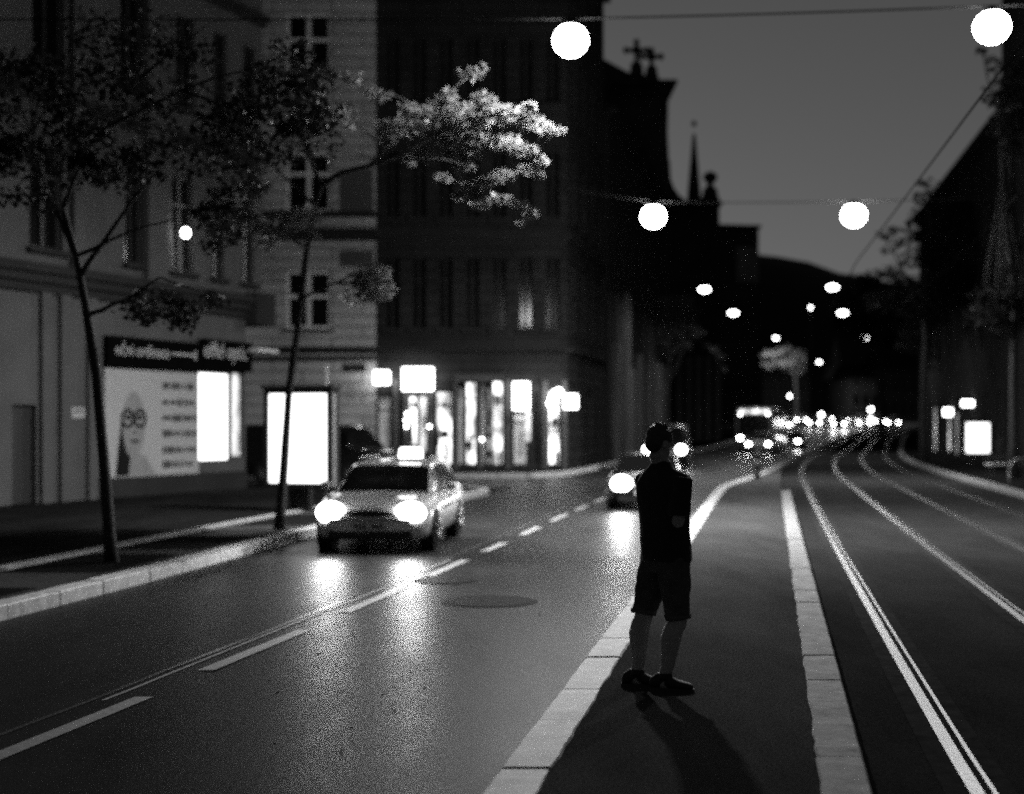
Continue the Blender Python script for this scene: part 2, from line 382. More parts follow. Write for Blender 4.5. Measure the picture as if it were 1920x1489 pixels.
# rails: steel head, groove and keeper set in bedding strips
RO = [0.0, 1.40, 2.78, 4.14]
RL = ['tram rail running closest beside the island kerb', 'second tram rail from the island, forming the first track with the rail beside it',
      'third tram rail from the island, broken bright gleams along it', 'tram rail farthest from the island, beside the far pavement kerb']
def nrm(y, off):      # point at a perpendicular distance from the first rail
    d = (rail1(y+.5)-rail1(y-.5)); l_ = math.hypot(1, d); return (rail1(y) + off*l_, y)
for off, lab in zip(RO, RL):
    ysr = yrange(Y0, 60, 1.0) + yrange(62, 180, 3)
    st = MB(); bd = MB()
    for a, b, z0, z1, tgt in ((-.045, .03, -.02, .016, st), (.072, .098, -.02, .013, st), (.031, .071, -.03, Z1+.001, bd), (-.17, -.047, -.02, Z1+.006, bd), (.10, .20, -.02, Z1+.005, bd)):
        rings = []
        for y in ysr:
            xa, xb = nrm(y, off+a)[0], nrm(y, off+b)[0]; g_ = gz(y)
            rings.append([(xa, y, g_+z0), (xa, y, g_+z1), (xb, y, g_+z1), (xb, y, g_+z0)])
        tgt.loft(rings, smooth=False)
    o = st.build('tram_rail', 'steel'); tag(o, lab, 'tram rail', 'tram rails')
    bd.build('bedding', 'railside', o)
# lane markings
lane = curve([(7,-3.17),(8.13,-2.95),(9.92,-2.57),(11,-2.37),(13.16,-1.93),(14.4,-1.70),(16.7,-1.26),(21.3,-.42),(24.6,.17),(28.1,.78),(30.2,1.15),(40,3.0),(60,7.2)])
for a, b in ((5.2,7.1),(7.75,9.92),(11,13.16),(14.4,16.7),(17.9,20.0),(21.3,22.9),(24.6,26.5),(28.1,30.2),(31.6,33.6),(35,37)):
    struct(strip('lane_marking', lambda y: lane(y)-.06, lambda y: lane(y)+.07, yrange(a, b, .5), .006, 'paint'))
struct(strip('road_seam', lambda y: lane(y)-.24+.012*math.sin(y*1.3), lambda y: lane(y)-.212+.012*math.sin(y*1.3+.2), yrange(9.8, 20, .4), .005, 'paint'))  # the seam's reflection put into a pale paint colour
struct(strip('road_seam', lambda y: lane(y)-.33, lambda y: lane(y)-.29, yrange(4, 30, .5), .004, 'seam'))
# flat dark discs standing in for soft dark patches on the road
for (px, py, w_, lab) in ((918, 1128, 1.0, 'dark round disc in the road nearer the island man, in the lit lane'), (835, 1089, .75, 'smaller dark disc just past the wide one, by the lane line')):
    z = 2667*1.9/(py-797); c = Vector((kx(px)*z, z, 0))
    t = thing('dark_road_disc', lab, 'manhole cover', c, group='dark road discs')
    o = MB().lathe(c, [(w_*.52, -.03), (w_*.52, .007), (w_*.46, .007)], 28, smooth=False).build('rim', 'disc_dark', t)
    o = MB().lathe(c, [(w_*.455, -.03), (w_*.455, .009), (w_*.2, .0095)], 28, smooth=False).build('inner_disc', 'disc_dark', t)
# a few fallen leaves on the asphalt
lv = MB(); r3 = random.Random(3)
for i in range(46):
    y = r3.uniform(8.3, 17); x = lane(y) + r3.uniform(-.6, 2.2); s = r3.uniform(.012, .03); a = r3.uniform(0, 6.3)
    c_, n_ = math.cos(a)*s, math.sin(a)*s
    lv.add([(x-c_, y-n_, .009), (x+n_*.6, y-c_*.6, .014), (x+c_, y+n_, .009+r3.random()*.02), (x-n_*.6, y+c_*.6, .013)], [(0,1,2,3)])
struct(lv.build('fallen_leaves', 'slab'), 'stuff')
# wooded hill closing the view
hl = MB(); nx, ny = 70, 16; v = []
ridge = curve([(-300,30),(40,52),(70,50),(85,46),(105,42),(140,44),(300,52)])
for j in range(ny):
    y = 300 + j*12
    for i in range(nx):
        x = -300 + 600*i/(nx-1); t = min(1, j/9.0); t = t*t*(3-2*t)
        v.append((x, y, 3 + (ridge(x*400/430)-3)*t + 1.6*noise.noise(Vector((x*.07, y*.07, 1)))*(1 if j else 0)))
hl.add(v, [(j*nx+i, j*nx+i+1, (j+1)*nx+i+1, (j+1)*nx+i) for j in range(ny-1) for i in range(nx-1)], True)
struct(hl.build('hill', 'leaf_shade'))

# ================================================================== buildings
def wall_with_holes(mb, fr, w_, z0, z1, holes, depth=.22, u0=0.0):
    us = sorted(set([u0, w_] + [a for h in holes for a in h[:2]])); zs = sorted(set([z0, z1] + [a for h in holes for a in h[2:4]]))
    for i in range(len(us)-1):
        for j in range(len(zs)-1):
            uc = (us[i]+us[i+1])/2; zc = (zs[j]+zs[j+1])/2
            if any(h[0] < uc < h[1] and h[2] < zc < h[3] for h in holes): continue
            mb.quad(fr.p(us[i],0,zs[j]), fr.p(us[i+1],0,zs[j]), fr.p(us[i+1],0,zs[j+1]), fr.p(us[i],0,zs[j+1]))
    for a, b, c, d in [h[:4] for h in holes]:
        for q in (((a,c),(a,d)), ((b,c),(b,d)), ((a,c),(b,c)), ((a,d),(b,d))):
            (ua, za), (ub, zb) = q
            mb.quad(fr.p(ua,0,za), fr.p(ub,0,zb), fr.p(ub,-depth,zb), fr.p(ua,-depth,za))
def window(parent, fr, a, b, c, d, rec=.2, fm='white', gm='glass', transom=.66, mull=1, sill=True, t=.07, name='window', sashes=True):
    mb = MB(); D0, D1 = -rec, -rec+.07
    mb.box(fr, a, a+t, D0, D1, c, d); mb.box(fr, b-t, b, D0, D1, c, d)
    mb.box(fr, a+t, b-t, D0, D1-.004, c, c+t); mb.box(fr, a+t, b-t, D0, D1-.004, d-t, d)
    for k in range(mull):
        u = a + (b-a)*(k+1)/(mull+1); mb.box(fr, u-t*.75, u+t*.75, D0+.002, D1+.015, c+t*.5, d-t*.5)
    if transom: z = c + (d-c)*transom; mb.box(fr, a+t*.5, b-t*.5, D0+.004, D1+.008, z-t*.6, z+t*.6)
    wn = mb.build(name, fm, parent)
    MB().box(fr, a+t*.5, b-t*.5, D0+.02, D0+.035, c+t*.5, d-t*.5).build('pane', gm, wn)
    if sill: MB().box(fr, a-.12, b+.12, -.05, .14, c-.12, c-.003).build('sill', 'plA2', wn)
    return wn
class Each:
    """collects pieces and builds every one as a part of its own"""
    def __init__(s): s.l = []
    def new(s): m = MB(); s.l.append(m); return m
    def box(s, *a): return s.new().box(*a)
    def build(s, name, m, parent): return [q.build(name, m, parent) for q in s.l]
def cornice(mb, fr, u0, u1, z, h, d, steps=3):
    m = mb.new() if isinstance(mb, Each) else mb
    m.prism([(-.1, z), (d/steps, z)] + [(d*(k+j)/steps, z + h*k/steps) for k in range(1, steps) for j in (0, 1)] + [(d, z+h), (-.1, z+h)], Fr(fr.o, fr.n, -fr.u), -u1, -u0)

# ---- shop building on the near corner
uA = Vector((.407, 1, 0)).normalized(); ZA0 = 21.0
FA = Fr((-11.16+.407*(ZA0-31), ZA0, 0), uA, (uA.y, -uA.x, 0)); LA = (40.0-ZA0)/uA.y
def ua(px): k = kx(px); z = 23.777/(.407-k); return (z-ZA0)/uA.y
def za(px): k = kx(px); return 23.777/(.407-k)
def ha(px, py): return hz(py, za(px))
bA = thing('shop_building', 'grey corner building with an optician shop on its ground floor', 'building', FA.o)
U = lambda px: ua(px)
hol = [(U(22), U(68), .13, 2.35), (U(371), U(432), ha(400, 866), ha(400, 697)), (U(434), U(455), ha(445, 858), ha(445, 697))]
up = []
for px0, px1, c, d in ((55, 118, 5.9, 8.3), (235, 268, 5.9, 8.6), (322, 362, 5.9, 8.4), (398, 420, 5.9, 8.3), (455, 476, 5.9, 8.4),
                       (60, 120, 10.2, 12.6), (225, 268, 10.2, 12.6), (330, 365, 10.2, 12.6), (400, 425, 10.2, 12.6), (456, 478, 10.2, 12.6),
                       (70, 125, 14.2, 16.4), (230, 270, 14.2, 16.4), (335, 370, 14.2, 16.4), (405, 428, 14.2, 16.4)):
    up.append((U(px0), U(px1), c, d))
for k in range(3):
    up += [(1.2+3*k, 2.5+3*k, 5.9, 8.4), (1.2+3*k, 2.5+3*k, 10.2, 12.6), (1.2+3*k, 2.5+3*k, 14.2, 16.4)]
    hol.append((1.0+3*k, 2.7+3*k, .9, 3.4))
wl = MB(); wall_with_holes(wl, FA, LA, -.1, 4.9, hol)
for h in hol[3:]: window(bA, FA, *h, fm='dframe', transom=.75, mull=1)
wall_with_holes(wl, FA, LA+.9, 4.9, 20, up)
wl.quad(FA.p(LA,0,-.1), FA.p(LA,-14,-.1), FA.p(LA,-14,4.9), FA.p(LA,0,4.9))
wl.quad(FA.p(LA+.9,0,4.9), FA.p(LA+.9,-14,4.9), FA.p(LA+.9,-14,20), FA.p(LA+.9,0,20)); wl.quad(FA.p(0,-14,4.9), FA.p(LA+.9,-14,4.9), FA.p(LA+.9,0,4.9), FA.p(0,0,4.9))
wl.quad(FA.p(0,0,-.1), FA.p(0,-14,-.1), FA.p(0,-14,20), FA.p(0,0,20)); wl.quad(FA.p(0,-14,-.1), FA.p(LA,-14,-.1), FA.p(LA,-14,20), FA.p(0,-14,20))
wl.build('wall', 'plA', bA)
rf = MB(); rf.box(FA, -.4, LA+1.4, -14.3, .5, 20, 20.4); rf.prism([(-14, 20.4), (.2, 20.4), (-7, 25)], Fr(FA.o, FA.n, -FA.u), -LA, 0); rf.build('roof', 'roof', bA)
co = Each(); cornice(co, FA, 0, LA-.02, 4.9, .62, .35); co.box(FA, LA-.02, LA+.98, -.6, .38, 4.72, 5.62); co.build('cornice', 'plA2', bA)
co = Each(); cornice(co, FA, 0, LA+.95, 9.2, .3, .22, 2); cornice(co, FA, 0, LA+.95, 13.3, .3, .22, 2); cornice(co, FA, 0, LA+.95, 19.2, .7, .6, 3); co.build('string_course', 'plA2', bA)
pl = Each()
for px0, px1 in ((268, 306), (128, 150)): pl.box(FA, U(px0), U(px1), -.1, .18, 5.53, 19.1)
for px0, px1 in ((72, 92), (108, 126), (160, 176)): pl.box(FA, U(px0), U(px1), -.1, .12, -.05, 4.9)
pl.build('pilaster', 'plA', bA)
pb = MB(); pb.box(FA, U(177), LA, -.1, .06, -.05, .62); pb.build('plinth', 'plA2', bA)
MB().box(FA, U(22)+.04, U(68)-.04, -.2, -.12, .14, 2.31).build('door', 'dframe', bA)
for h in up: window(bA, FA, *h, fm='dframe' if h[2] < 9 else 'plA2', transom=.7)
ww = window(bA, FA, *hol[1], rec=.1, fm='dframe', gm='panel', transom=0, mull=0, sill=False, t=.05, name='shop_window')
ww = window(bA, FA, *hol[2], rec=.1, fm='dframe', gm='win2', transom=0, mull=0, sill=False, t=.05, name='shop_window')
MB().box(FA, LA-.1, LA+.95, -.3, .5, 3.96, 4.05).build('ledge', 'white', bA)
# signboards with their lettering
def board(name, label, u0, u1, z0, z1, d=.16, bm='signb'):
    t = thing(name, label, 'sign', FA.p((u0+u1)/2, 0, z0)); MB().box(FA, u0, u1, .02, d, z0, z1).build('board', bm, t); return t
def letters(parent, fr, body, u0, u1, zb, size, d, m='signt'):
    me = text_mesh(body, size); xs = [v.co.x for v in me.vertices]; k = (u1-u0)/(max(xs)-min(xs)); x0 = min(xs)
    for v in me.vertices: v.co = fr.p(u0 + (v.co.x-x0)*k, d + v.co.z, zb + v.co.y)
    return link('lettering', me, m, parent)
zs0, zs1 = ha(330, 697)+.02, ha(330, 641)
zs0b, zs1b = ha(415, 697)+.02, ha(415, 639)
s1 = board('shop_sign', 'long dark signboard reading oční ordinace above the poster with a face', U(192), U(369), zs0, zs1)
letters(s1, FA, 'oční ordinace', U(206), U(307), zs0+.30, .42, .162)
MB().box(FA, U(312), U(355), .15, .175, zs0+.40, zs0+.45).box(FA, U(355)+.002, U(357)+.01, .15, .176, zs0+.30, zs0+.55).build('rule_line', 'signt', s1)
s2 = board('shop_sign', 'shorter dark signboard reading eiffel optic above the glaring shop window', U(370)+.01, U(463), zs0b, zs1b, .18)
letters(s2, FA, 'eiffel optic', U(372), U(452), zs0b+.34, .58, .182)
# big poster with a face in glasses
pz0 = [ha(190, 908)+.1, ha(369, 880)]; pz1 = ha(300, 699)
pt = thing('shop_poster', 'large pale poster of a face in round glasses with lines of print', 'poster', FA.p(U(280), 0, .6))
u0, u1 = U(192), U(368); z0, z1 = .62, zs0-.03
MB().box(FA, u0, u1, .02, .075, z0, z1).build('sheet', 'poster', pt)
uc = U(246); W = .62; zc = z0 + (z1-z0)*.52
def blob(mb, u, z, a, b, d, n=28, a0=0, a1=2*PI):
    pts = [(u + a*math.cos(a0+(a1-a0)*i/n), z + b*math.sin(a0+(a1-a0)*i/n)) for i in range(n)]; mb.prism(pts, FA, .05, d)
def ringb(mb, u, z, a, b, t, d, n=26):
    for i in range(n):
        p = [(u + (a+s)*math.cos(2*PI*(i+j)/n), z + (b+s)*math.sin(2*PI*(i+j)/n)) for s, j in ((0,0),(0,1),(t,1),(t,0))]; mb.prism(p, FA, .07, d)
hb = MB()
hb.prism([(uc-W*.78, zc+.1), (uc-W*.95, zc-.5), (uc-W*1.15, z0+.03), (uc-W*.1, z0+.03), (uc-W*.05, zc-.95), (uc-W*.5, zc-.72), (uc-W*.66, zc-.3)], FA, .05, .078)
hb.build('printed_hair', 'ink', pt)
fb = MB(); blob(fb, uc, zc-.1, W*.72, .82, .080); fb.prism([(uc-.2, z0+.03), (uc+.9, z0+.03), (uc+.5, z0+.45), (uc+.2, zc-.8), (uc-.12, zc-.8)], FA, .05, .079); fb.build('printed_face', 'skinp', pt)
gb = MB()
for s in (-1, 1):
    ringb(gb, uc+s*W*.4, zc+.06, W*.29, .16, .085, .088); blob(gb, uc+s*W*.38, zc+.09, .13, .06, .086, 12)
gb.prism([(uc-.08, zc+.10), (uc+.08, zc+.10), (uc+.08, zc+.15), (uc-.08, zc+.15)], FA, .07, .087)
blob(gb, uc+.02, zc-.28, .06, .03, .085, 10); blob(gb, uc+.05, zc-.50, .19, .04, .085, 14)
gb.build('printed_glasses', 'ink', pt)
r4 = random.Random(5)
for row, zz in enumerate((.86, .70, .55, .40, .24, .10)):
    u = U(300); zr = z0 + (z1-z0)*zz; tx = MB()
    while u < U(360):
        L = r4.uniform(.10, .42); hgt = r4.uniform(.10, .2); tx.box(FA, u, min(u+L, U(364)), .05, .0785, zr-hgt/2, zr+hgt/2); u += L + r4.uniform(.03, .09)
    tx.build('printed_line', 'inkg', pt)
# wall plaque, wall lamp
t = thing('wall_plaque', 'small pale plaque on the wall left of the shop poster', 'plaque', FA.p(U(144), 0, 1.9))
MB().box(FA, U(133), U(157), .005, .03, ha(145, 784), ha(145, 764)).build('plate', 'poster', t)
MB().box(FA, U(137), U(153), .03, .034, ha(145, 773), ha(145, 770)).build('printed_line', 'ink', t)
t = thing('wall_lamp', 'tiny bright lamp on the upper wall of the shop building', 'lamp', FA.p(U(327), 0, ha(327, 437)))
MB().tube([FA.p(U(327), 0, ha(327, 425)), FA.p(U(327), .35, ha(327, 425)), FA.p(U(327), .35, ha(327, 430))], .025).build('arm', 'dframe', t)
MB().ell(FA.p(U(327), .35, ha(327, 438)), (.11, .11, .13)).build('globe', 'dot', t)

# ---- corner building across the side street: pale lit part and darker part with shops
YB = 57.0
def XB(px): return kx(px)*YB
def HB(py): return hz(py, YB)
FB = Fr((0, YB, 0), (1, 0, 0), (0, -1, 0))
bB = thing('corner_house', 'tall house with pale rusticated wall and cross windows behind the lit poster panel', 'building', (-9, YB, 0))
XL, XM = -16.0, XB(705)
wins = []
for px0, px1 in ((537, 621), (300, 384)):
    for py0, py1 in ((617, 508), (398, 286)): wins.append((XB(px0), XB(px1), HB(py0), HB(py1)))
    wins += [(XB(px0), XB(px1), 16.0, 18.4), (XB(px0), XB(px1), 20.6, 22.8)]
wl = MB(); wall_with_holes(wl, FB, XM, -.1, 26, wins, u0=XL)
wl.quad(FB.p(XL,0,-.1), FB.p(XL,-12,-.1), FB.p(XL,-12,26), FB.p(XL,0,26)); wl.quad(FB.p(XL,-12,-.1), FB.p(XM,-12,-.1), FB.p(XM,-12,26), FB.p(XL,-12,26))
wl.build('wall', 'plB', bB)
for i, h in enumerate(wins): window(bB, FB, *h, rec=.12, fm='white', t=.12, transom=.56 if i % 2 == 0 else .64)
co = Each(); cornice(co, FB, XL, XM-.01, HB(662), .25, .28, 3); cornice(co, FB, XL, XM-.01, HB(676), .18, .12, 1); cornice(co, FB, XL, XM-.01, HB(452), .5, .3, 3); cornice(co, FB, XL, XM-.01, HB(408), .25, .2, 2); cornice(co, FB, XL, XM-.01, 25.2, .8, .7, 3)
co.build('cornice', 'plA2', bB)
pn = Each()
for px0, px1 in ((640, 700),):
    for py0, py1 in ((500, 470), (400, 318)): pn.box(FB, XB(px0), XB(px1), -.05, .06, HB(py0), HB(py1))
pn.build('wall_panel', 'plA', bB)
MB().box(FB, XL-.3, XM, -12, .6, 26, 26.4).build('roof', 'roof', bB)
nm = thing('street_name_sign', 'small dark street name plaque high on the pale rusticated wall', 'sign', (XB(665), YB, HB(690)))
MB().box(FB, XB(645), XB(686), .02, .06, HB(697), HB(683)).build('plate', 'signb', nm)
mb = MB(); u = XB(650); r5 = random.Random(2)
while u < XB(681): L = r5.uniform(.03, .08); mb.box(FB, u, u+L, .06, .066, HB(692), HB(688)+r5.uniform(-.02, .03)); u += L+.03
mb.build('lettering', 'inkg', nm)

bC = thing('shop_house', 'dark corner house with a row of glowing shopfronts at pavement level', 'building', (0, YB, 0))
XR = XB(1062); XRy = 57.0
shops = [  # px0, px1, py_bottom, py_top, material
 (708, 733, 872, 742, 'win3'), (766, 782, 835, 742, 'win1'), (784, 801, 872, 740, 'win2'), (816, 848, 872, 734, 'win1'), (856, 872, 872, 726, 'win3'), (873, 893, 872, 716, 'win1'),
 (899, 912, 872, 718, 'win3'), (914, 922, 872, 725, 'win2'), (923, 944, 872, 714, 'win1'), (1000, 1010, 872, 735, 'glass'), (962, 990, 872, 772, 'win3'), (1028, 1050, 872, 732, 'win1')]
holes = [(XB(a), XB(b), max(.15, HB(c)), HB(d)) for a, b, c, d, m in shops]
upC = []
for c, d in ((5.75, 8.6), (10.2, 12.9), (14.8, 17.4), (19.2, 21.4)):
    for px in (722, 772, 822, 872, 922, 972, 1022): upC.append((XB(px), XB(px+27), c, d))
wl = MB(); wall_with_holes(wl, FB, XR, -.1, 24.0, holes + upC, u0=XM, depth=.3)
wl.quad(FB.p(XM,0,-.1), FB.p(XM,-12,-.1), FB.p(XM,-12,24), FB.p(XM,0,24))
sd = Vector((4.45-XR, 69-YB, 0)); FC = Fr((XR, YB, 0), sd, (sd.y, -sd.x, 0)); LC = sd.length
sh = [(2.0, 2.6, .6, 3.6), (6, 8, .6, 3.4)] + [(a, a+1.1, c, d) for c, d in ((5.75, 8.6), (10.2, 12.9), (14.8, 17.4), (19.2, 21.4)) for a in (1.5, 4.5, 7.5, 10.2)]
wall_with_holes(wl, FC, LC, -.1, 24.0, sh)
wl.quad(FC.p(LC,0,-.1), FC.p(LC,-14,-.1), FC.p(LC,-14,24), FC.p(LC,0,24))
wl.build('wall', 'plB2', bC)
rs_ = random.Random(21)
def goods(parent, fr, a, b, c, d, dd):      # dark goods and shelves standing in the lit window
    wd = b-a
    for k in range(max(1, int(wd/.28))):
        u = a + wd*(k+rs_.uniform(.2, .8))/max(1, int(wd/.28)); h = rs_.uniform(.5, 1.5); z = c+.06; mb = MB()
        if rs_.random() < .5:      # a dressed bust on a stand
            mb.lathe(fr.p(u, dd, z), [(.09, 0), (.02, .03), (.02, h*.45), (.09, h*.5), (.12, h*.72), (.13, h*.86), (.04, h*.92), (.055, h*.98), (.03, h*1.04)], 8)
        else: mb.box(fr, u-.07, u+.07, dd-.05, dd+.05, z, z+h*.7)
        mb.build('goods', 'dframe', parent)
    for k in range(rs_.randint(0, 2)):
        z = rs_.uniform(c+1.0, d-.4); mb = MB().box(fr, a+.06, b-.06, dd-.02, dd+.02, z, z+.035)
        mb.box(fr, a+wd*.3, a+wd*rs_.uniform(.45, .8), dd-.025, dd+.025, z+.036, z+rs_.uniform(.15, .4)); mb.build('shelf', 'dframe', parent)
for (a, b, c, d), s in zip(holes, shops):
    wn = window(bC, FB, a, b, c, d, rec=.22, fm='dframe', gm=s[4], transom=.8 if b-a > .4 else 0, mull=0, sill=False, t=.05, name='shop_window')
    if s[4] in ('win1', 'win2'): goods(wn, FB, a, b, c, d, -.13)
for h in upC: window(bC, FB, *h, fm='plA2', transom=.68, t=.06)
for h in sh: window(bC, FC, *h, fm='plA2', transom=.68, t=.06, sill=h[2] > 4)
co = Each(); cornice(co, FB, XM+.01, XR, HB(664), .25, .3, 3); cornice(co, FC, .02, LC, HB(664), .25, .3, 3); cornice(co, FB, XM+.01, XR, 9.3, .3, .25, 2); cornice(co, FC, .02, LC, 9.3, .3, .25, 2)
cornice(co, FB, XM+.01, XR+.5, 22.6, 1.3, 1.0, 4); cornice(co, FC, 0, LC+.8, 22.6, 1.3, 1.0, 4)
co.build('cornice', 'plA2', bC)
MB().prism([(XM, 24.0), (XR+.8, 24.0), (XR, 28), (XM, 28)], FB, -14, .9).build('roof', 'roof', bC)
aw = MB(); aw.prism([(.0, HB(708)), (.9, HB(716)), (.9, HB(713)), (.0, HB(701))], Fr((0, YB, 0), (0, -1, 0), (1, 0, 0)), XB(852), XB(946)); aw.build('awning', 'pale', bC)
pil = Each()
for px in (737, 758, 803, 851, 895, 948, 1018, 1054): pil.box(FB, XB(px), XB(px+9), -.1, .12, -.05, HB(712))
pil.build('pier', 'plA', bC)
def lit_box(name, label, px0, px1, py0, py1, d0, d1, m='sign', arm=None, y=None):
    t = thing(name, label, 'sign', (XB((px0+px1)/2), YB-d0, HB(py1)))
    c = MB().box(FB, XB(px0), XB(px1), d0, d1, HB(py1), HB(py0)); c.build('light_box', m, t)
    MB().box(FB, XB(px0)-.03, XB(px1)+.03, d0+.05, d1-.05, HB(py0), HB(py0)+.03).box(FB, XB(px0)-.03, XB(px1)+.03, d0+.05, d1-.05, HB(py1)-.03, HB(py1)).build('casing', 'dframe', t)
    u = (XB(px0)+XB(px1))/2
    MB().tube([FB.p(u, -.05, HB(py0)+.15), FB.p(u, (d0+d1)/2, HB(py0)+.15), FB.p(u, (d0+d1)/2, HB(py0))], .03, 6).build('bracket', 'dframe', t)
    return t
lit_box('light_sign', 'widest glowing box sign on the corner shopfront, above its door', 757, 814, 691, 733, .5, .75)
lit_box('light_sign', 'low glowing box sign at the end of the pale rusticated wall', 705, 732, 697, 722, .3, .9)
lit_box('light_sign', 'glowing upright box sign over the pavement past the awning', 962, 992, 718, 769, .6, .85)
lit_box('light_sign', 'small glowing sign closest to the dark columned house', 1056, 1081, 741, 767, .7, 1.0)
t = thing('neon_tube', 'bright upright light tube below the glowing upright box sign', 'neon tube', (XB(990), YB-.5, HB(830)))
MB().tube([(XB(989), YB-.45, HB(827)), (XB(990), YB-.45, HB(772))], .11, 10).build('tube', 'win2', t); MB().box(FB, XB(987), XB(991), -.05, .46, HB(770)-.05, HB(770)).build('bracket', 'dframe', t)
t = thing('lantern_bracket', 'curved row of bright lamps over the doorway beside the small sign', 'lamp', (XB(1035), YB-.5, HB(760)))
for px, py in ((1031, 757), (1035, 745), (1040, 738), (1048, 735)): MB().ell((XB(px), YB-.5, HB(py)), (.12, .12, .14), 10, 6).build('bulb', 'bulb', t)
MB().tube([(XB(1031), YB-.05, HB(764)), (XB(1031), YB-.5, HB(757)), (XB(1040), YB-.5, HB(741)), (XB(1050), YB-.5, HB(735))], .03, 6).build('arm', 'dframe', t)
for i, (px, py) in enumerate(((764, 776), (762, 788), (763, 800), (806, 800), (904, 824), (1034, 826))):
    lab = ['top lamp of the three in the shop window under the wide sign', 'middle lamp of the three in the shop window under the wide sign', 'lowest lamp of the three in the shop window under the wide sign',
           'round lamp alone between the two bright shop windows', 'round lamp low between the shop windows beyond the awning', 'round lamp low in the doorway below the curved lamps'][i]
    t = thing('shop_lamp', lab, 'lamp', (XB(px), YB-.15, HB(py)), group='round shop lamps')
    MB().ell((XB(px), YB-.25, HB(py)), (.06, .06, .06), 8, 6).build('globe', 'dot', t); MB().tube([(XB(px), YB, HB(py)), (XB(px), YB-.2, HB(py))], .02, 6).build('stem', 'dframe', t)

# ---- dark columned house, church, nave with spire
def simple_house(name, label, a, b, depth, h, m, nf, fh, nw, ww, roofh=3.0, base=-.3, wm='glass', z0=1.2, wh=2.2):
    a = Vector((*a, 0)); b = Vector((*b, 0)); u = b-a; fr = Fr((a.x, a.y, 0), u, (u.y, -u.x, 0)); L = u.length
    t = thing(name, label, 'building', (a.x, a.y, 0))
    hs = []
    for f in range(nf):
        for k in range(nw):
            c = L*(k+.5)/nw; hs.append((c-ww/2, c+ww/2, z0+f*fh, min(z0+wh+f*fh, h-.5)))
    mb = MB(); wall_with_holes(mb, fr, L, base, h, hs)
    for q in (((0,0),(0,-depth)), ((0,-depth),(L,-depth)), ((L,-depth),(L,0))):
        (ua_, da), (ub, db) = q; mb.quad(fr.p(ua_,da,base), fr.p(ub,db,base), fr.p(ub,db,h), fr.p(ua_,da,h))
    mb.build('wall', m, t)
    for hh in hs: window(t, fr, *hh, fm='dframe', gm=wm, transom=.65, t=.08, sill=False)
    mb = MB(); cornice(mb, fr, -.2, L+.2, h-.5, .5, .5, 3); mb.build('cornice', m, t)
    mb = MB()
    f2 = Fr(fr.o, fr.n, -fr.u); mb.prism([(.55, h), (-depth, h), (-depth/2, h+roofh)], f2, -L-.3, .3); mb.build('roof', 'roof', t)
    return t, fr, L
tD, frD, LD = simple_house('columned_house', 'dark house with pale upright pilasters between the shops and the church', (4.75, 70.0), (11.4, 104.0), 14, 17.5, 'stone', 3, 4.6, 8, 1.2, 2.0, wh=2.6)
pil = Each()
for u, w_, h_ in ((2, .5, 6), (6.5, 1.0, 9), (9, .6, 5), (13, .7, 6), (18, .5, 5.5), (22, .5, 6), (26, .6, 6), (30, .5, 6)): pil.box(frD, u, u+w_, -.1, .3, -.1, h_)
pil.build('pilaster', 'pale', tD)
# church front, seen edge on: outline carried back as a solid
YC = 104.6
def OC(px, py, y=YC): return (kx(px)*y, hz(py, y))
FCh = Fr((0, YC, 0), (1, 0, 0), (0, -1, 0))
ch = thing('church', 'dark church with stepped gable and two cross finials against the sky', 'church', (8, YC, 0))
poly = [OC(1040, 880), OC(1040, 60), OC(1100, 88), OC(1131, 110), OC(1180, 136), OC(1228, 152), OC(1232, 158), OC(1254, 160), OC(1252, 250), OC(1256, 330), OC(1256, 880)]
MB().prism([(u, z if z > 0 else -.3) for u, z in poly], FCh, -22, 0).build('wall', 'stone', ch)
mb = MB()
for (a, b, c, d, e) in ((1150, 1268, 160, 154, .9), (1150, 1262, 166, 160, .6), (1150, 1258, 178, 166, .3)): mb.box(FCh, OC(a, c)[0], OC(b, c)[0], -22.6, e, OC(a, c)[1], OC(a, d)[1]-.01)
mb.build('cornice', 'stone', ch)
hsC = [(OC(1190, 500)[0], OC(1225, 500)[0], 8, 18)]
wc = MB(); fr2 = Fr((0, YC-.35, 0), (1, 0, 0), (0, -1, 0))
window(ch, fr2, OC(1150, 500)[0], OC(1180, 500)[0], 8.5, 16, rec=-.01+.3, fm='dframe', mull=2, sill=False)
for px, py, s in ((1193, 108, 1.0), (1221, 118, .92)):
    x, z = OC(px, 150); zt = OC(px, 76 if px < 1200 else 92)[1]; z0 = OC(px, 152)[1]
    mb = MB(); H = zt - z0; q = s*.62
    mb.lathe((x, YC-.2, z0), [(q*.95, 0), (q*.95, H*.14), (q*.8, H*.18), (q*.7, H*.4), (q*.3, H*.48), (q*.22, H*.55)], 10)
    zc = z0 + H*.74
    mb.tube([(x, YC-.2, z0+H*.5), (x, YC-.2, zt-.12)], .16, 8); mb.tube([(x-q*1.2, YC-.2, zc), (x+q*1.2, YC-.2, zc)], .17, 8)
    for dx, dz in ((-1.25, 0), (1.25, 0)): mb.ell((x+q*dx, YC-.2, zc), (.22, .22, .26), 8, 6)
    mb.ell((x, YC-.2, zt-.15), (.24, .24, .22), 8, 6); mb.ell((x, YC-.2, zc), (.36, .3, .36), 8, 6)
    mb.build('cross_finial', 'stone', ch)
YN = 128.0
FN = Fr((0, YN, 0), (1, 0, 0), (0, -1, 0))
def ON(px, py): return (kx(px)*YN, hz(py, YN))
nv = thing('church_nave', 'lower dark church wing with curved shoulder, thin spire and urn', 'church', (15, YN, 0))
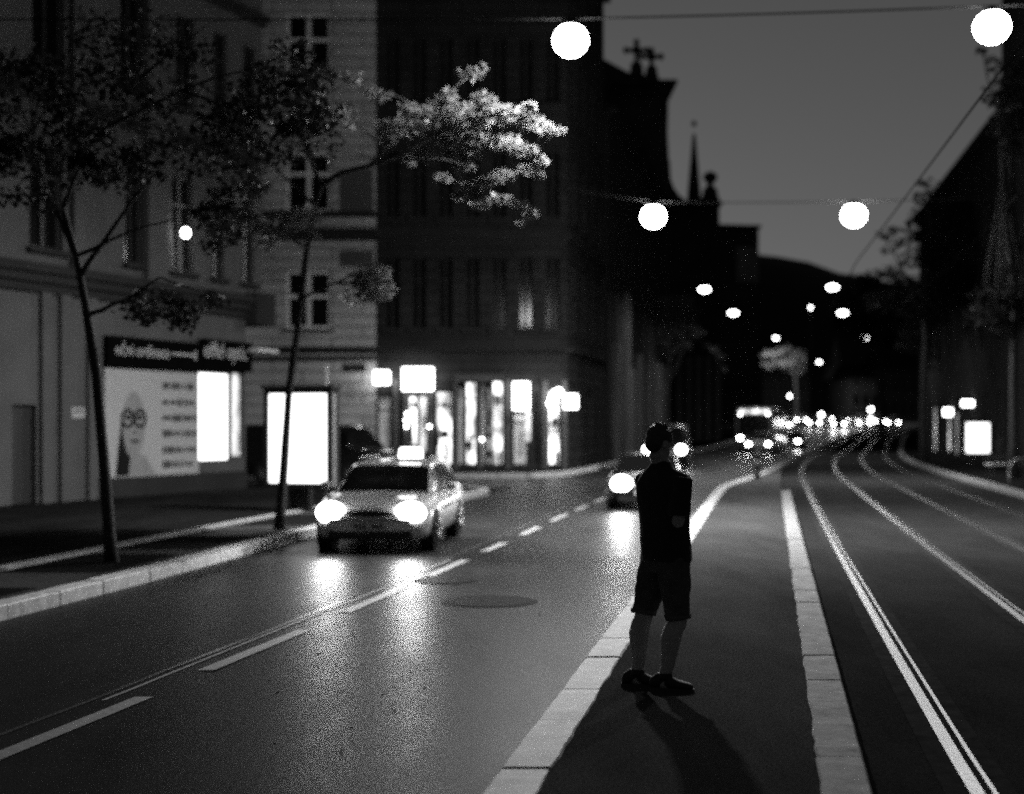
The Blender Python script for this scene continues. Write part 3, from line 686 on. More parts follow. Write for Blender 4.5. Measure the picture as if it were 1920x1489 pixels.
poly = [ON(1200, 900), ON(1200, 300), ON(1256, 300), ON(1258, 335), ON(1264, 352), ON(1274, 366), ON(1287, 376), ON(1300, 380), ON(1349, 380), ON(1349, 900)]
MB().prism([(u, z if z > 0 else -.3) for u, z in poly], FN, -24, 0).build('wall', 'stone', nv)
x0 = ON(1262, 0)[0]; mb = MB(); mb.box(FN, ON(1300, 0)[0], ON(1353, 0)[0], -24.4, .5, ON(0, 386)[1], ON(0, 379)[1]); mb.build('cornice', 'stone', nv)
x, z = ON(1296, 378); zt = ON(0, 243)[1]
MB().lathe((x, YN-2, z-.5), [(.64, 0), (.60, .8), (.16, zt-z-.6), (.12, zt-z-.3)], 8, smooth=False).ell((x, YN-2, zt+.1), (.22, .22, .28), 10, 8).build('spire', 'stone', nv)
x, z = ON(1332, 380); zt = ON(0, 324)[1]; H = zt-z
MB().lathe((x-.1, YN-.6, z), [(.85, 0), (.85, H*.1), (.72, H*.2), (.62, H*.42), (.35, H*.5), (.25, H*.58), (.5, H*.68), (.66, H*.78), (.6, H*.9), (.2, H)], 12).build('urn', 'stone', nv)
mb = Each()
for u in np.linspace(ON(1268, 0)[0], ON(1340, 0)[0], 5): mb.box(FN, u, u+.5, -.1, .35, -.2, 8)
mb.build('buttress', 'pale', nv)
# ---- far town house with its lit top put into paler colour, beyond the church
tE, frE, LE = simple_house('town_house', 'far flat topped house with a pale slab for its lit upper wall beyond the church', (kx(1346)*190, 190), (kx(1425)*190, 191), 14, hz(421, 190), 'stone', 3, 5, 4, 1.2, .6, base=0)
MB().box(frE, LE*.45, LE-.05, .02, .12, hz(528, 190), hz(462, 190)).build('lit_top_slab', 'pale', tE)
# ---- right side: tall house beyond the frame edge and a row of houses behind the trees
def KR(y): return kerbR(y)+4.0
tF, frF, LF = simple_house('tall_house', 'tall dark house rising past the picture edge beside the tracks', (21.0, 61), (14.4, 18), 14, 25, 'stone', 5, 4.6, 9, 1.1, 3)
tG, frG, LG = simple_house('row_house', 'long dark house with sloping roofline behind the street trees', (27.2, 95), (21.6, 62), 14, 15.6, 'stone', 3, 4.6, 8, 1.2, 3.0)
tH, frH, LH = simple_house('row_house', 'dark row house farthest along the tracks behind the lit panel', (40, 134), (28.2, 97), 14, 14, 'stone', 3, 4.4, 8, 1.2, 3.0)
tI, frI, LI = simple_house('end_house', 'low far house with a pale lit front at the end of the road', (kx(1597)*232, 232), (kx(1652)*232, 232.5), 10, 9.5, 'pale', 2, 3.6, 3, 1.0, 2.5, base=1, z0=5.0, wh=1.8)
mb = MB().box(frI, .1, LI-.1, .02, .1, 3.0, 4.4); mb.build('shop_fascia', 'dframe', tI)
# small far church tower
YT = 245.0
ft = thing('bell_tower', 'slim pointed tower faintly seen at the far end of the road', 'tower', (kx(1567)*YT, YT, 3))
x = kx(1567)*YT
MB().box(W0, x-1.7, x+1.7, YT-1.7, YT+1.7, 1, hz(712, YT)).build('shaft', 'stone', ft)
MB().lathe((x, YT, hz(712, YT)), [(2.3, 0), (1.6, 1.4), (.9, 2.6), (.15, hz(636, YT)-hz(712, YT))], 8, smooth=False).build('spire', 'pale', ft)
for i, (px0, px1, h, yy, lab) in enumerate(((1430, 1520, 12, 236, 'dark far terrace left of the pointed tower'), (1655, 1740, 11, 230, 'dark far terrace past the pale lit end house'))):
    simple_house('far_terrace', lab, (kx(px0)*yy, yy), (kx(px1)*yy, yy+1), 10, h, 'stone', 2, 3.8, 5, 1.0, 3, base=1, z0=3.5)

# ================================================================== hanging street lamps on span wires
proto = None
def hang_lamp(px, py, z, label, far=False, s=1.0, watts=260):
    c = P(px, py, z)
    t = thing('street_lamp', label, 'street lamp', (0, 0, 0), group='street lamps hung over the street')
    prof = [(.37*math.cos(q)*s, .345*math.sin(q)*s) for q in np.linspace(-PI/2+.05, PI/2-.5, 16)]
    if far: prof = [(r_*.80, h_*.42) for r_, h_ in prof]
    MB().lathe((0, 0, 0), prof, 22).build('glass_bowl', 'lampf' if far else 'lamp', t)
    hs_ = -.16*s if far else 0
    h = MB().lathe((0, 0, hs_), [(.20*s, .285*s), (.21*s, .30*s), (.16*s, .36*s), (.06*s, .40*s), (.04*s, .46*s)], 18).build('hood', 'dframe', t)
    MB().tube([(0, 0, .22*s if far else .40*s), (0, 0, .62*s if far else .47*s)], .02, 6).build('hanger', 'wire', h)
    ld = bpy.data.lights.new('bulb_light', 'AREA'); ld.shape = 'DISK'; ld.size = .5*s; ld.energy = watts; ld.spread = PI
    lo = bpy.data.objects.new('bulb_light', ld); COL.objects.link(lo); lo.parent = t; lo.location = (0, 0, prof[0][1]-.012)
    t.location = c; return c
def wire_obj(name, pts, label, cat='wire', r=.013, sag=0.0, group=None, m='wire'):
    pts = [Vector(p) for p in pts]; q = []
    for i in range(len(pts)-1):
        n_ = 6
        for k in range(n_ + (1 if i == len(pts)-2 else 0)):
            t = k/n_; p = pts[i].lerp(pts[i+1], t); p.z -= sag*4*t*(1-t); q.append(p)
    o = MB().tube(q, r, 6).build(name, m); return tag(o, label, cat, group)
GS = 'span wires carrying the lamps'
hang_lamp(1070, 76, 25.8, 'largest glaring hanging lamp, above the lit leaves beside the dark house', s=.86, watts=2400)
hang_lamp(1860, 51, 25.8, 'glaring hanging lamp over the tracks at the tall dark house', s=.86, watts=850)
wire_obj('span_wire', [FA.p((25.8-ZA0)/uA.y-.6, 0, 9.12), (1.06, 25.8, 9.27), (8.70, 25.8, 9.50), (15.6, 25.8, 9.8)], 'highest span wire crossing the sky between the two largest lamps', sag=.02, r=.016, group=GS)
hang_lamp(1225, 406, 48.2, 'hanging lamp in front of the dark church at the end of a gleaming wire', s=1.1, watts=800)
hang_lamp(1601, 404, 48.2, 'hanging lamp against open sky, right of the church and below the second wire', s=1.1, watts=800)
wire_obj('span_wire', [FA.p(LA+.7, 0, 10.1), (4.79, 48.2, 9.46), (11.58, 48.2, 9.48), (18.4, 48.2, 9.7)], 'second span wire running from the shop building past the lamp before the church', sag=.03, r=.016, m='plA2', group=GS)
hang_lamp(1321, 543, 73.7, 'oval hanging lamp below the church urn, higher of two close lamps', s=.95, far=True)
hang_lamp(1561, 539, 73.7, 'oval hanging lamp low in the sky just above the wooded hill', s=.95, far=True)
wire_obj('span_wire', [(4.9, 73.7, 9.5), (9.98, 73.7, 9.6), (16.6, 73.7, 9.7), (23.8, 73.7, 9.9)], 'third span wire, carrying the oval lamps below the urn and above the hill', sag=.06, group=GS)
hang_lamp(1375, 587, 90, 'oval hanging lamp with a halo below the far town house', s=1.0, far=True)
hang_lamp(1580, 587, 90, 'oval hanging lamp in front of the dark wooded hill', s=1.0, far=True)
wire_obj('span_wire', [(8.5, 90, 9.5), (14.0, 90, 9.6), (20.9, 90, 9.7), (26.6, 90, 9.9)], 'fourth span wire, carrying the haloed lamp below the town house', sag=.06, group=GS)
hang_lamp(1455, 634, 195, 'small far lamp just above the lit tree top', far=True, s=1.1, watts=2500)
hang_lamp(1622, 634, 195, 'small far lamp above the pale lit end house', far=True, s=1.3, watts=1500)
wire_obj('span_wire', [(30, 195, 14.2), (36.2, 195, 14.3), (48.4, 195, 14.4), (58, 195, 14.7)], 'farthest span wire above the lit tree and the end house', sag=.1, r=.02, group=GS)
hang_lamp(1536, 679, 226, 'smallest far lamp hanging beside the pointed tower', far=True, s=1.1)
t = thing('lamp_post', 'tiny lamp on a post on the wooded hillside', 'lamp', (kx(1520)*310, 310, 4))
MB().tube([(kx(1520)*310, 310, 3), (kx(1520)*310, 310, hz(578, 310))], .1, 6).build('post', 'black', t); MB().ell((kx(1520)*310, 310, hz(577, 310)), (.3, .3, .3), 10, 6).build('globe', 'bulb', t)
# tram contact wires
wire_obj('contact_wire', [(rail1(y)+o, y, 6.05) for y, o in ((5, 1.95), (17, 1.66), (36, 1.15), (60, .85), (85, .72), (110, .72))], 'tram contact wire slanting down across the sky over the first track', 'wire', r=.014, sag=.01, group='tram contact wires')
wire_obj('contact_wire', [(rail1(y)+3.55+(.1 if k % 2 else -.1), y, 6.05) for k, y in enumerate((25.8, 36, 48.2, 73.7, 90, 110))], 'tram contact wire over the second track, lost against the dark houses', 'wire', r=.012, sag=.01, group='tram contact wires')

# ================================================================== trees
def leaves(mb, c, r, n, size, R):
    c = Vector(c)
    for _ in range(n):
        d = Vector((R.gauss(0, 1), R.gauss(0, 1), R.gauss(0, 1))); d.normalize(); d *= R.random()**.45
        p = c + Vector((d.x*r[0], d.y*r[1], d.z*r[2]))
        nn = Vector((R.gauss(0, .6), R.gauss(0, .6), R.uniform(.1, 1.2))).normalized()
        u = nn.orthogonal().normalized(); u = (Matrix.Rotation(R.uniform(0, 6.28), 3, nn) @ u); v = nn.cross(u)
        s = size*R.uniform(.55, 1.3); wd = s*R.uniform(.55, .8); dr = nn*s*R.uniform(-.25, .1)
        b = len(mb.v)
        mb.v += [tuple(p-u*s*.5), tuple(p+v*wd*.5+nn*s*.12), tuple(p+u*s*.55+dr), tuple(p-v*wd*.5+nn*s*.12)]
        mb.f += [(b, b+1, b+2), (b, b+2, b+3)]; mb.sm += [False, False]
def make_tree(name, label, z, trunk, limbs, clumps, lm='leaf', ls=.11, seed=1, rt=.1, dens=1.0, group=None, zr=1.1, twig=True, base=None):
    R = random.Random(seed)
    def Q(p): return P(p[0], p[1], p[2] if len(p) > 2 else z)
    tp = [Q(p) for p in trunk]
    if base is not None: tp[0] = Vector((tp[0].x, tp[0].y, base))
    t = thing(name, label, 'tree', tuple(tp[0]), group=group)
    n = len(tp); tr = MB()
    fine = []
    for i in range(n-1):
        for k in range(3): fine.append(tp[i].lerp(tp[i+1], k/3))
    fine.append(tp[-1])
    rr = [rt*(1-.6*i/(len(fine)-1))*(1.25 if i == 0 else 1)*R.uniform(.93, 1.07) for i in range(len(fine))]
    tr.tube(fine, rr, 9); tr.build('trunk', 'bark', t)
    lb = MB(); tips = []
    for li, L in enumerate(limbs):
        q = [Q(p) for p in L[1:]]; r0 = L[0]
        f = []
        for i in range(len(q)-1):
            for k in range(3): f.append(q[i].lerp(q[i+1], k/3) + Vector((R.uniform(-1,1), R.uniform(-1,1), R.uniform(-1,1)))*r0*(.5 if k else .0))
        f.append(q[-1]); lb.tube(f, [r0*(1-.8*i/(len(f)-1)) for i in range(len(f))], 7)
        tips += f[len(f)//2:]
    lf = MB()
    for cpx in clumps:
        px, py, rx, ry, nn = cpx[:5]; zz = cpx[5] if len(cpx) > 5 else z + R.uniform(-1, 1)*zr
        c = P(px, py, zz); k = zz/F
        leaves(lf, c, (rx*k, max(rx, ry)*k*.9, ry*k), int(nn*dens), ls, R)
        if twig and tips:
            b = min(tips, key=lambda q: (q-c).length); mid = b.lerp(c, .55) + Vector((0, 0, .08))
            lb.tube([b, mid, c], [.016*z/24, .011*z/24, .004*z/24], 5)
    if lb.v: lb.build('limb', 'bark', t)
    lf.build('crown', lm, t); return t
def region(R, cx, cy, rx, ry, k, cr, n):
    out = []
    for _ in range(k):
        a = R.uniform(0, 6.283); q = math.sqrt(R.random()); s = R.uniform(.6, 1.3)
        out.append((cx+rx*q*math.cos(a), cy+ry*q*math.sin(a), cr*s, cr*s*.6, int(n*s)))
    return out
R = random.Random(11)
# the tree whose branch tips catch the near lamp
lit = [(835,190,26,26,60),(860,215,40,26,95),(905,190,30,22,75),(915,210,34,18,75),(955,215,30,16,65),(990,228,34,16,70),(1022,240,26,10,40),(1048,246,16,5,18),(995,198,13,8,18),
       (885,140,22,12,30),(905,130,8,8,8),(862,140,10,8,10),(815,205,18,22,34),(850,265,36,16,70),(905,262,34,16,70),(945,268,36,16,70),(985,284,30,13,55),(1015,302,14,12,28),
       (880,290,30,12,50),(795,290,30,16,55),(770,300,16,10,18),(840,290,16,10,22),(870,312,24,12,34),(950,328,30,11,45),(920,338,28,11,42),(990,318,22,11,34),(1010,328,12,8,16),
       (890,348,26,10,36),(830,335,20,8,20),(862,368,16,9,18),(895,386,24,8,28),(935,374,26,10,36),(975,384,22,10,32),(995,400,14,9,20),(975,418,9,6,10),(925,240,22,10,30),(895,232,26,10,36)]
dark = region(R, 700, 200, 90, 80, 9, 36, 36)
low = region(R, 480, 410, 90, 50, 12, 32, 36) + region(R, 695, 530, 50, 32, 9, 28, 36) + [(560,410,26,18,40),(585,440,20,14,24),(660,560,26,14,30),(720,545,26,16,40)]
make_tree('street_tree', 'slim leaning tree whose branch tips shine under the nearest lamp', 24.0,
  [(523, 1004), (532, 880), (541, 740), (560, 600), (575, 470), (590, 385), (604, 345)],
  [(.055, (604,345), (640,325,23.8), (690,312,23.7), (765,285,23.8), (850,232,24.5), (930,215,24.9)), (.035, (735,298), (830,300,23.6), (930,330,23.6)), (.045, (604,345), (575,280,24.2), (555,200,24.6), (540,90,24.8)),
   (.03, (690,312), (790,205,24.4), (880,142,24.8)), (.03, (577,468), (520,430,23.4), (440,405,23.0)), (.028, (566,560), (630,530,23.5), (715,535,23.2)), (.03, (590,385), (500,300,24.8), (420,220,25.0)), (.02, (850,232), (920,280,24.8), (1000,300,24.9)), (.016, (830,300), (900,370,24.7), (980,395,24.9))],
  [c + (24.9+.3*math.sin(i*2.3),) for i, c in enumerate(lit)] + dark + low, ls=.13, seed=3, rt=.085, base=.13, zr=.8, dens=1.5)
R = random.Random(12)
make_tree('street_tree', 'dark leaning tree in front of the poster with the face', 18.3,
  [(209, 1062), (196, 880), (181, 700), (160, 570), (143, 480), (118, 390)],
  [(.04, (150,520), (210,430), (270,350), (330,280)), (.04, (143,480), (90,360), (60,250)), (.035, (165,590), (240,560), (330,590)), (.03, (143,480), (230,440), (360,400)), (.03, (118,390), (180,250), (260,150)), (.025, (240,560), (300,520), (420,560)), (.035, (180,250), (340,170), (520,110)), (.03, (260,150), (330,90), (400,40)), (.025, (340,170), (480,220), (590,200))],
  region(R, 270, 190, 360, 150, 62, 62, 66) + region(R, 330, 572, 90, 40, 13, 32, 32) + [c for c in region(R, 420, 400, 100, 70, 14, 34, 30) if math.hypot(c[0]-330, c[1]-437) > 62] + region(R, 60, 330, 90, 90, 8, 40, 34),
  lm='leaf_shade', ls=.10, seed=4, rt=.085, base=.13, zr=.9, dens=1.5)
# dark trees on the far pavement beside the tracks
R = random.Random(13)
sil = [(1655,442,16,9,26),(1678,432,18,12,36),(1690,455,20,12,36),(1668,470,16,10,24),(1705,420,12,10,20),(1735,342,16,10,30),(1728,372,16,14,36),(1745,400,24,20,60),(1715,400,14,10,22),(1720,440,26,16,50),(1735,470,36,26,90),(1700,490,30,18,60),(1760,360,24,20,60)]
GR = 'trees on the far pavement'
make_tree('street_tree', 'dark tree reaching into the sky under the slanting contact wire', 72.0,
  [(1733, 868), (1732, 760), (1736, 640), (1732, 560), (1738, 480)], [(.10, (1734,600), (1700,520), (1665,455)), (.09, (1732,560), (1745,440), (1738,360)), (.08, (1732,560), (1800,470), (1830,430))],
  sil + region(R, 1770, 470, 70, 90, 30, 34, 90) + region(R, 1730, 560, 80, 50, 18, 36, 90), lm='leaf_shade', ls=.26, seed=5, rt=.2, base=.13, group=GR, zr=2)
make_tree('street_tree', 'tall dark tree whose leaves hang below the lamp over the tracks', 47.0,
  [(1902, 905), (1900, 700), (1905, 500), (1900, 330)], [(.09, (1903,560), (1880,330), (1862,150)), (.09, (1905,500), (1960,300), (1980,120)), (.07, (1900,330), (1870,210), (1845,110))],
  [(1838,98,12,7,12),(1862,112,14,9,20),(1858,132,12,9,16),(1880,130,20,16,40)] + region(R, 1920, 200, 50, 90, 22, 34, 70) + region(R, 1895, 560, 60, 60, 18, 36, 70), lm='leaf_shade', ls=.2, seed=6, rt=.16, base=.13, group=GR)
make_tree('street_tree', 'low dark tree filling the gap below the oval lamps', 118.0,
  [(1655, 838), (1652, 700), (1650, 620)], [(.12, (1652,690), (1620,600), (1600,560)), (.12, (1650,650), (1680,580), (1690,540))],
  region(R, 1650, 580, 80, 70, 40, 32, 80) + [(1600,560,20,12,40),(1625,530,24,18,60),(1580,590,22,16,50)], lm='leaf_shade', ls=.36, seed=7, rt=.24, base=.4, group=GR, zr=3)
make_tree('street_tree', 'dark tree covering the dark houses behind the lit panel', 88.0,
  [(1782, 858), (1778, 740), (1785, 640)], [(.12, (1780,700), (1740,620), (1720,590)), (.12, (1785,660), (1830,590), (1860,570))],
  region(R, 1790, 600, 90, 90, 40, 34, 80), lm='leaf_shade', ls=.3, seed=8, rt=.2, base=.13, group=GR, zr=3)
# trees on the left pavement further on, caught by the oval lamps
make_tree('street_tree', 'dark tree before the church with a few leaves lit by the haloed lamp', 96.0,
  [(1253, 850), (1250, 760), (1255, 680), (1262, 640)], [(.10, (1252,720), (1290,640), (1320,600)), (.1, (1255,680), (1230,600), (1215,560)), (.09, (1262,640), (1300,590), (1318,640))],
  region(R, 1240, 610, 60, 60, 24, 28, 80) + [(1285,592,12,7,26),(1298,604,13,8,30),(1310,622,12,8,26),(1300,630,10,7,18),(1340,655,12,6,18),(1352,668,10,6,14),(1325,648,10,6,16),(1358,690,6,8,10)], lm='leaf', ls=.26, seed=9, rt=.17, base=.13, zr=1.5)
make_tree('street_tree', 'dark crowned tree before the shopfronts and the columned house', 60.0,
  [(1010, 874), (1008, 780), (1004, 690), (1000, 640)], [(.08, (1004,690), (960,610), (940,560)), (.08, (1002,660), (1040,590), (1060,540))],
  region(R, 1000, 570, 70, 60, 26, 30, 60), lm='leaf_shade', ls=.19, seed=10, rt=.14, base=.13, zr=1.5)
make_tree('street_tree', 'small far tree shining brightly under a lamp at the end of the road', 199.0,
  [(1493, 786), (1493, 740), (1491, 700), (1485, 670)], [(.14, (1492,705), (1465,685), (1440,670)), (.14, (1491,700), (1500,670), (1503,655))],
  [(1440,665,18,9,50),(1458,662,16,10,50),(1475,656,14,9,50),(1490,665,16,12,60),(1502,668,8,14,40),(1470,678,22,10,60),(1445,683,20,10,50),(1500,690,10,16,50),(1480,690,18,10,40)], lm='leaf', ls=.5, seed=14, rt=.22, base=1.8, zr=1.0)

# ================================================================== lit advertising panels, street furniture
def ad_panel(label, px, z, wid, y0, y1, yaw, deep, frm, base=.13):
    c = Vector((kx(px)*z, z, base)); t = thing('advertising_panel', label, 'advertising panel', (0, 0, 0))
    z0, z1 = hz(y1, z)-base, hz(y0, z)-base
    fr = Fr((0,0,0), (1,0,0), (0,-1,0)); h = wid/2
    mb = MB(); mb.box(fr, -h-frm, -h, -deep, 0, z0-frm, z1+frm); mb.box(fr, h, h+frm, -deep, 0, z0-frm, z1+frm)
    mb.box(fr, -h, h, -deep, -.002, z1, z1+frm-.003); mb.box(fr, -h, h, -deep, -.002, z0-frm+.003, z0); mb.box(fr, -h, h, -deep, -deep+.02, z0, z1)
    mb.box(fr, -h-frm-.05, h+frm+.05, -deep-.04, .05, z1+frm+.002, z1+frm+.07)
    mb.build('casing', 'black', t)
    MB().box(fr, -h+.002, h-.002, -.09, -.05, z0+.002, z1-.002).build('lit_panel', 'panel', t)
    MB().box(fr, h+frm+.001, h+frm+.022, -deep*.42, -deep*.15, z0-frm*.5, z1).build('side_trim', 'silver', t)
    MB().box(fr, -.22, .22, -deep*.75, -deep*.25, -.05, z0-frm).box(fr, -.4, .4, -deep*.9, -deep*.1, -.05, .05).build('leg', 'black', t)
    t.location = c; t.rotation_euler = (0, 0, yaw); return t
ad_panel('glaring lit advertising panel in dark frame behind the slim tree', 557, 29.0, 1.30, 738, 906, rad(-16), .42, .10)
ad_panel('far glaring lit advertising panel on the pavement beyond the tracks', 1834, 65.0, 1.05, 793, 849, rad(-4), .3, .07)
ps = thing('sign_post', 'pale thin post rising behind the lit panel in dark frame', 'post', (kx(612)*33, 33, .13))
MB().tube([(kx(612)*33, 33, .1), (kx(612)*33, 33, hz(685, 33))], .04, 8).build('post', 'silver', ps)
MB().lathe((kx(612)*33, 33, .13), [(.09, 0), (.09, .12), (.05, .16)], 10).build('base', 'black', ps)
bo = thing('bollard', 'dark post standing on the tip of the island', 'bollard', (kx(1420)*47, 47, .13))
MB().lathe((kx(1420)*47, 47, .1), [(.13, 0), (.13, .1), (.10, .14), (.10, .72), (.12, .76), (.08, .88), (.02, .9)], 12).build('post', 'black', bo)
MB().lathe((kx(1420)*47, 47, .6), [(.103, 0), (.103, .12)], 12).build('band', 'silver', bo)
bn = thing('bench', 'pale bench on the far pavement close to the picture edge', 'bench', (16.6, 48, .13))
fr = Fr((16.15, 48, .128), (1, .12, 0))
mb = MB()
for k in range(4): mb.box(fr, 0, 1.1, .02+k*.11, .11+k*.11, .42, .46)
mb.build('seat', 'white', bn)
mb = MB()
for k in range(2): mb.box(fr, 0, 1.1, .47, .5, .60+k*.13, .69+k*.13)
mb.build('backrest', 'dframe', bn)
for u in (.1, .95): MB().box(fr, u, u+.05, .04, .08, 0, .42).box(fr, u, u+.05, .44, .468, 0, .80).box(fr, u, u+.05, .08, .44, .36, .41).build('leg', 'black', bn)
hp = MB(); c = Vector((kx(1915)*41.6, 41.6, .12)); hp.tube([c + Vector((.35*math.cos(a), 0, .45+.35*math.sin(a))) for a in np.linspace(0, PI, 14)] , .03, 8)
hp.tube([c+Vector((.35,0,0)), c+Vector((.35,0,.46))], .03, 8).tube([c+Vector((-.35,0,0)), c+Vector((-.35,0,.46))], .03, 8)
tag(hp.build('bicycle_hoop', 'silver'), 'metal bicycle hoop on the far pavement near the pale bench', 'bicycle hoop')
for px, py0, py1, wpx, lab in ((1825, 751, 762, 22, 'glowing oblong sign on the dark row house above the far lit panel'), (1786, 766, 780, 14, 'smaller glowing sign on the dark row house beside the bright doorway')):
    k = kx(px); sl = (27.2-21.6)/33.0; z = (21.6-sl*62)/(k-sl)
    t = thing('light_sign', lab, 'sign', (k*z, z, hz(py1, z)))
    f = Fr((k*z, z, 0), (sl, 1, 0)); hw = wpx/F*z/2
    MB().box(W0, k*z-.25-hw, k*z-.25+hw, z-.12, z+.12, hz(py1, z), hz(py0, z)).build('light_box', 'sign', t)
    MB().box(W0, k*z-.27+hw, k*z+.5, z-.03, z+.03, hz((py0+py1)/2, z)-.04, hz((py0+py1)/2, z)+.04).build('bracket', 'dframe', t)
sl = (27.2-21.6)/33.0
u = Vector((sl, 1, 0)).normalized(); fG = Fr((21.6, 62, 0), u, (-u.y, u.x, 0))
for za_, zb_, m_, h0, h1 in ((76.2, 76.9, 'win2', .3, 2.6), (79.2, 79.9, 'win1', .4, 2.5), (85, 86.5, 'win3', .3, 3.0)):
    window(tG, fG, (za_-62)/u.y, (zb_-62)/u.y, h0, h1, rec=-.06, fm='dframe', gm=m_, transom=0, mull=0, sill=False, t=.06, name='shop_window')
tl = thing('traffic_light', 'far traffic signal with one bright lens beside the lit tree', 'traffic light', (34.1, 175, 1.4))
MB().tube([(34.1, 175, 1.3), (34.1, 175, hz(735, 175))], .08, 8).build('pole', 'black', tl)
hd = MB().box(W0, 33.9, 34.35, 174.7, 174.9, hz(752, 175), hz(736, 175)).build('signal_head', 'black', tl)
MB().ell((34.1, 174.66, hz(743, 175)), (.16, .06, .16), 10, 6).build('lens', 'dot', hd)

# ================================================================== vehicles
def ipol(tab, y):
    if y <= tab[0][0]: return tab[0][1:]
    for a, b in zip(tab, tab[1:]):
        if y <= b[0]:
            t = (y-a[0])/(b[0]-a[0]); t = t*t*(3-2*t)*.5 + t*.5
            return [lerp(p, q, t) for p, q in zip(a[1:], b[1:])]
    return tab[-1][1:]
WAGON = dict(L=4.7, body=[(0,.60,.34,.60),(.05,.72,.26,.68),(.18,.82,.21,.75),(.5,.875,.18,.83),(1.0,.895,.18,.90),(1.3,.90,.18,.93),(2.2,.90,.18,.95),(3.5,.90,.18,.97),(4.2,.885,.2,.97),(4.55,.84,.25,.95),(4.7,.72,.32,.85)],
  top=[(1.1,.80,.74,.88,.905),(1.45,.81,.70,.91,1.10),(1.9,.82,.645,.92,1.36),(2.15,.82,.63,.93,1.43),(2.9,.82,.62,.94,1.46),(3.8,.81,.61,.94,1.44),(4.3,.79,.61,.94,1.38),(4.55,.76,.62,.93,1.2),(4.68,.70,.64,.92,.96)],
  ws=(1.2, 1.9), side=[(1.75,2.62),(2.70,3.45),(3.53,4.25)], wheels=(.85, 3.6), wr=.32, hl=(.60,.11,.65,.23,.14,.18))
SEDAN = dict(L=4.4, body=WAGON['body'][:8]+[(4.0,.88,.2,.96),(4.3,.82,.26,.93),(4.4,.70,.32,.85)],
  top=[(1.1,.80,.74,.88,.905),(1.45,.81,.70,.91,1.10),(1.9,.82,.645,.92,1.36),(2.15,.82,.63,.93,1.42),(2.9,.82,.62,.94,1.43),(3.3,.80,.61,.94,1.33),(3.8,.78,.62,.94,1.08),(4.0,.76,.66,.93,.96)],
  ws=(1.2, 1.9), side=[(1.75,2.62),(2.70,3.35)], wheels=(.85, 3.45), wr=.31, hl=(.62,.10,.65,.15,.12,.085))
VAN = dict(L=5.0, body=[(0,.80,.34,.85),(.06,.90,.26,.98),(.2,.97,.22,1.05),(.6,.99,.2,1.12),(1.0,.99,.2,1.15),(2.5,.99,.2,1.15),(4.9,.98,.22,1.15),(5.0,.95,.3,1.12)],
  top=[(.45,.90,.82,1.05,1.08),(.8,.92,.82,1.1,1.45),(1.2,.93,.80,1.12,1.82),(1.5,.94,.80,1.12,1.92),(3,.94,.82,1.12,1.95),(4.85,.94,.82,1.12,1.93),(4.98,.92,.84,1.12,1.7)],
  ws=(.55, 1.2), side=[(1.05,1.95)], wheels=(.9, 4.0), wr=.33, hl=(.74,.09,.78,.15,.12,.12))
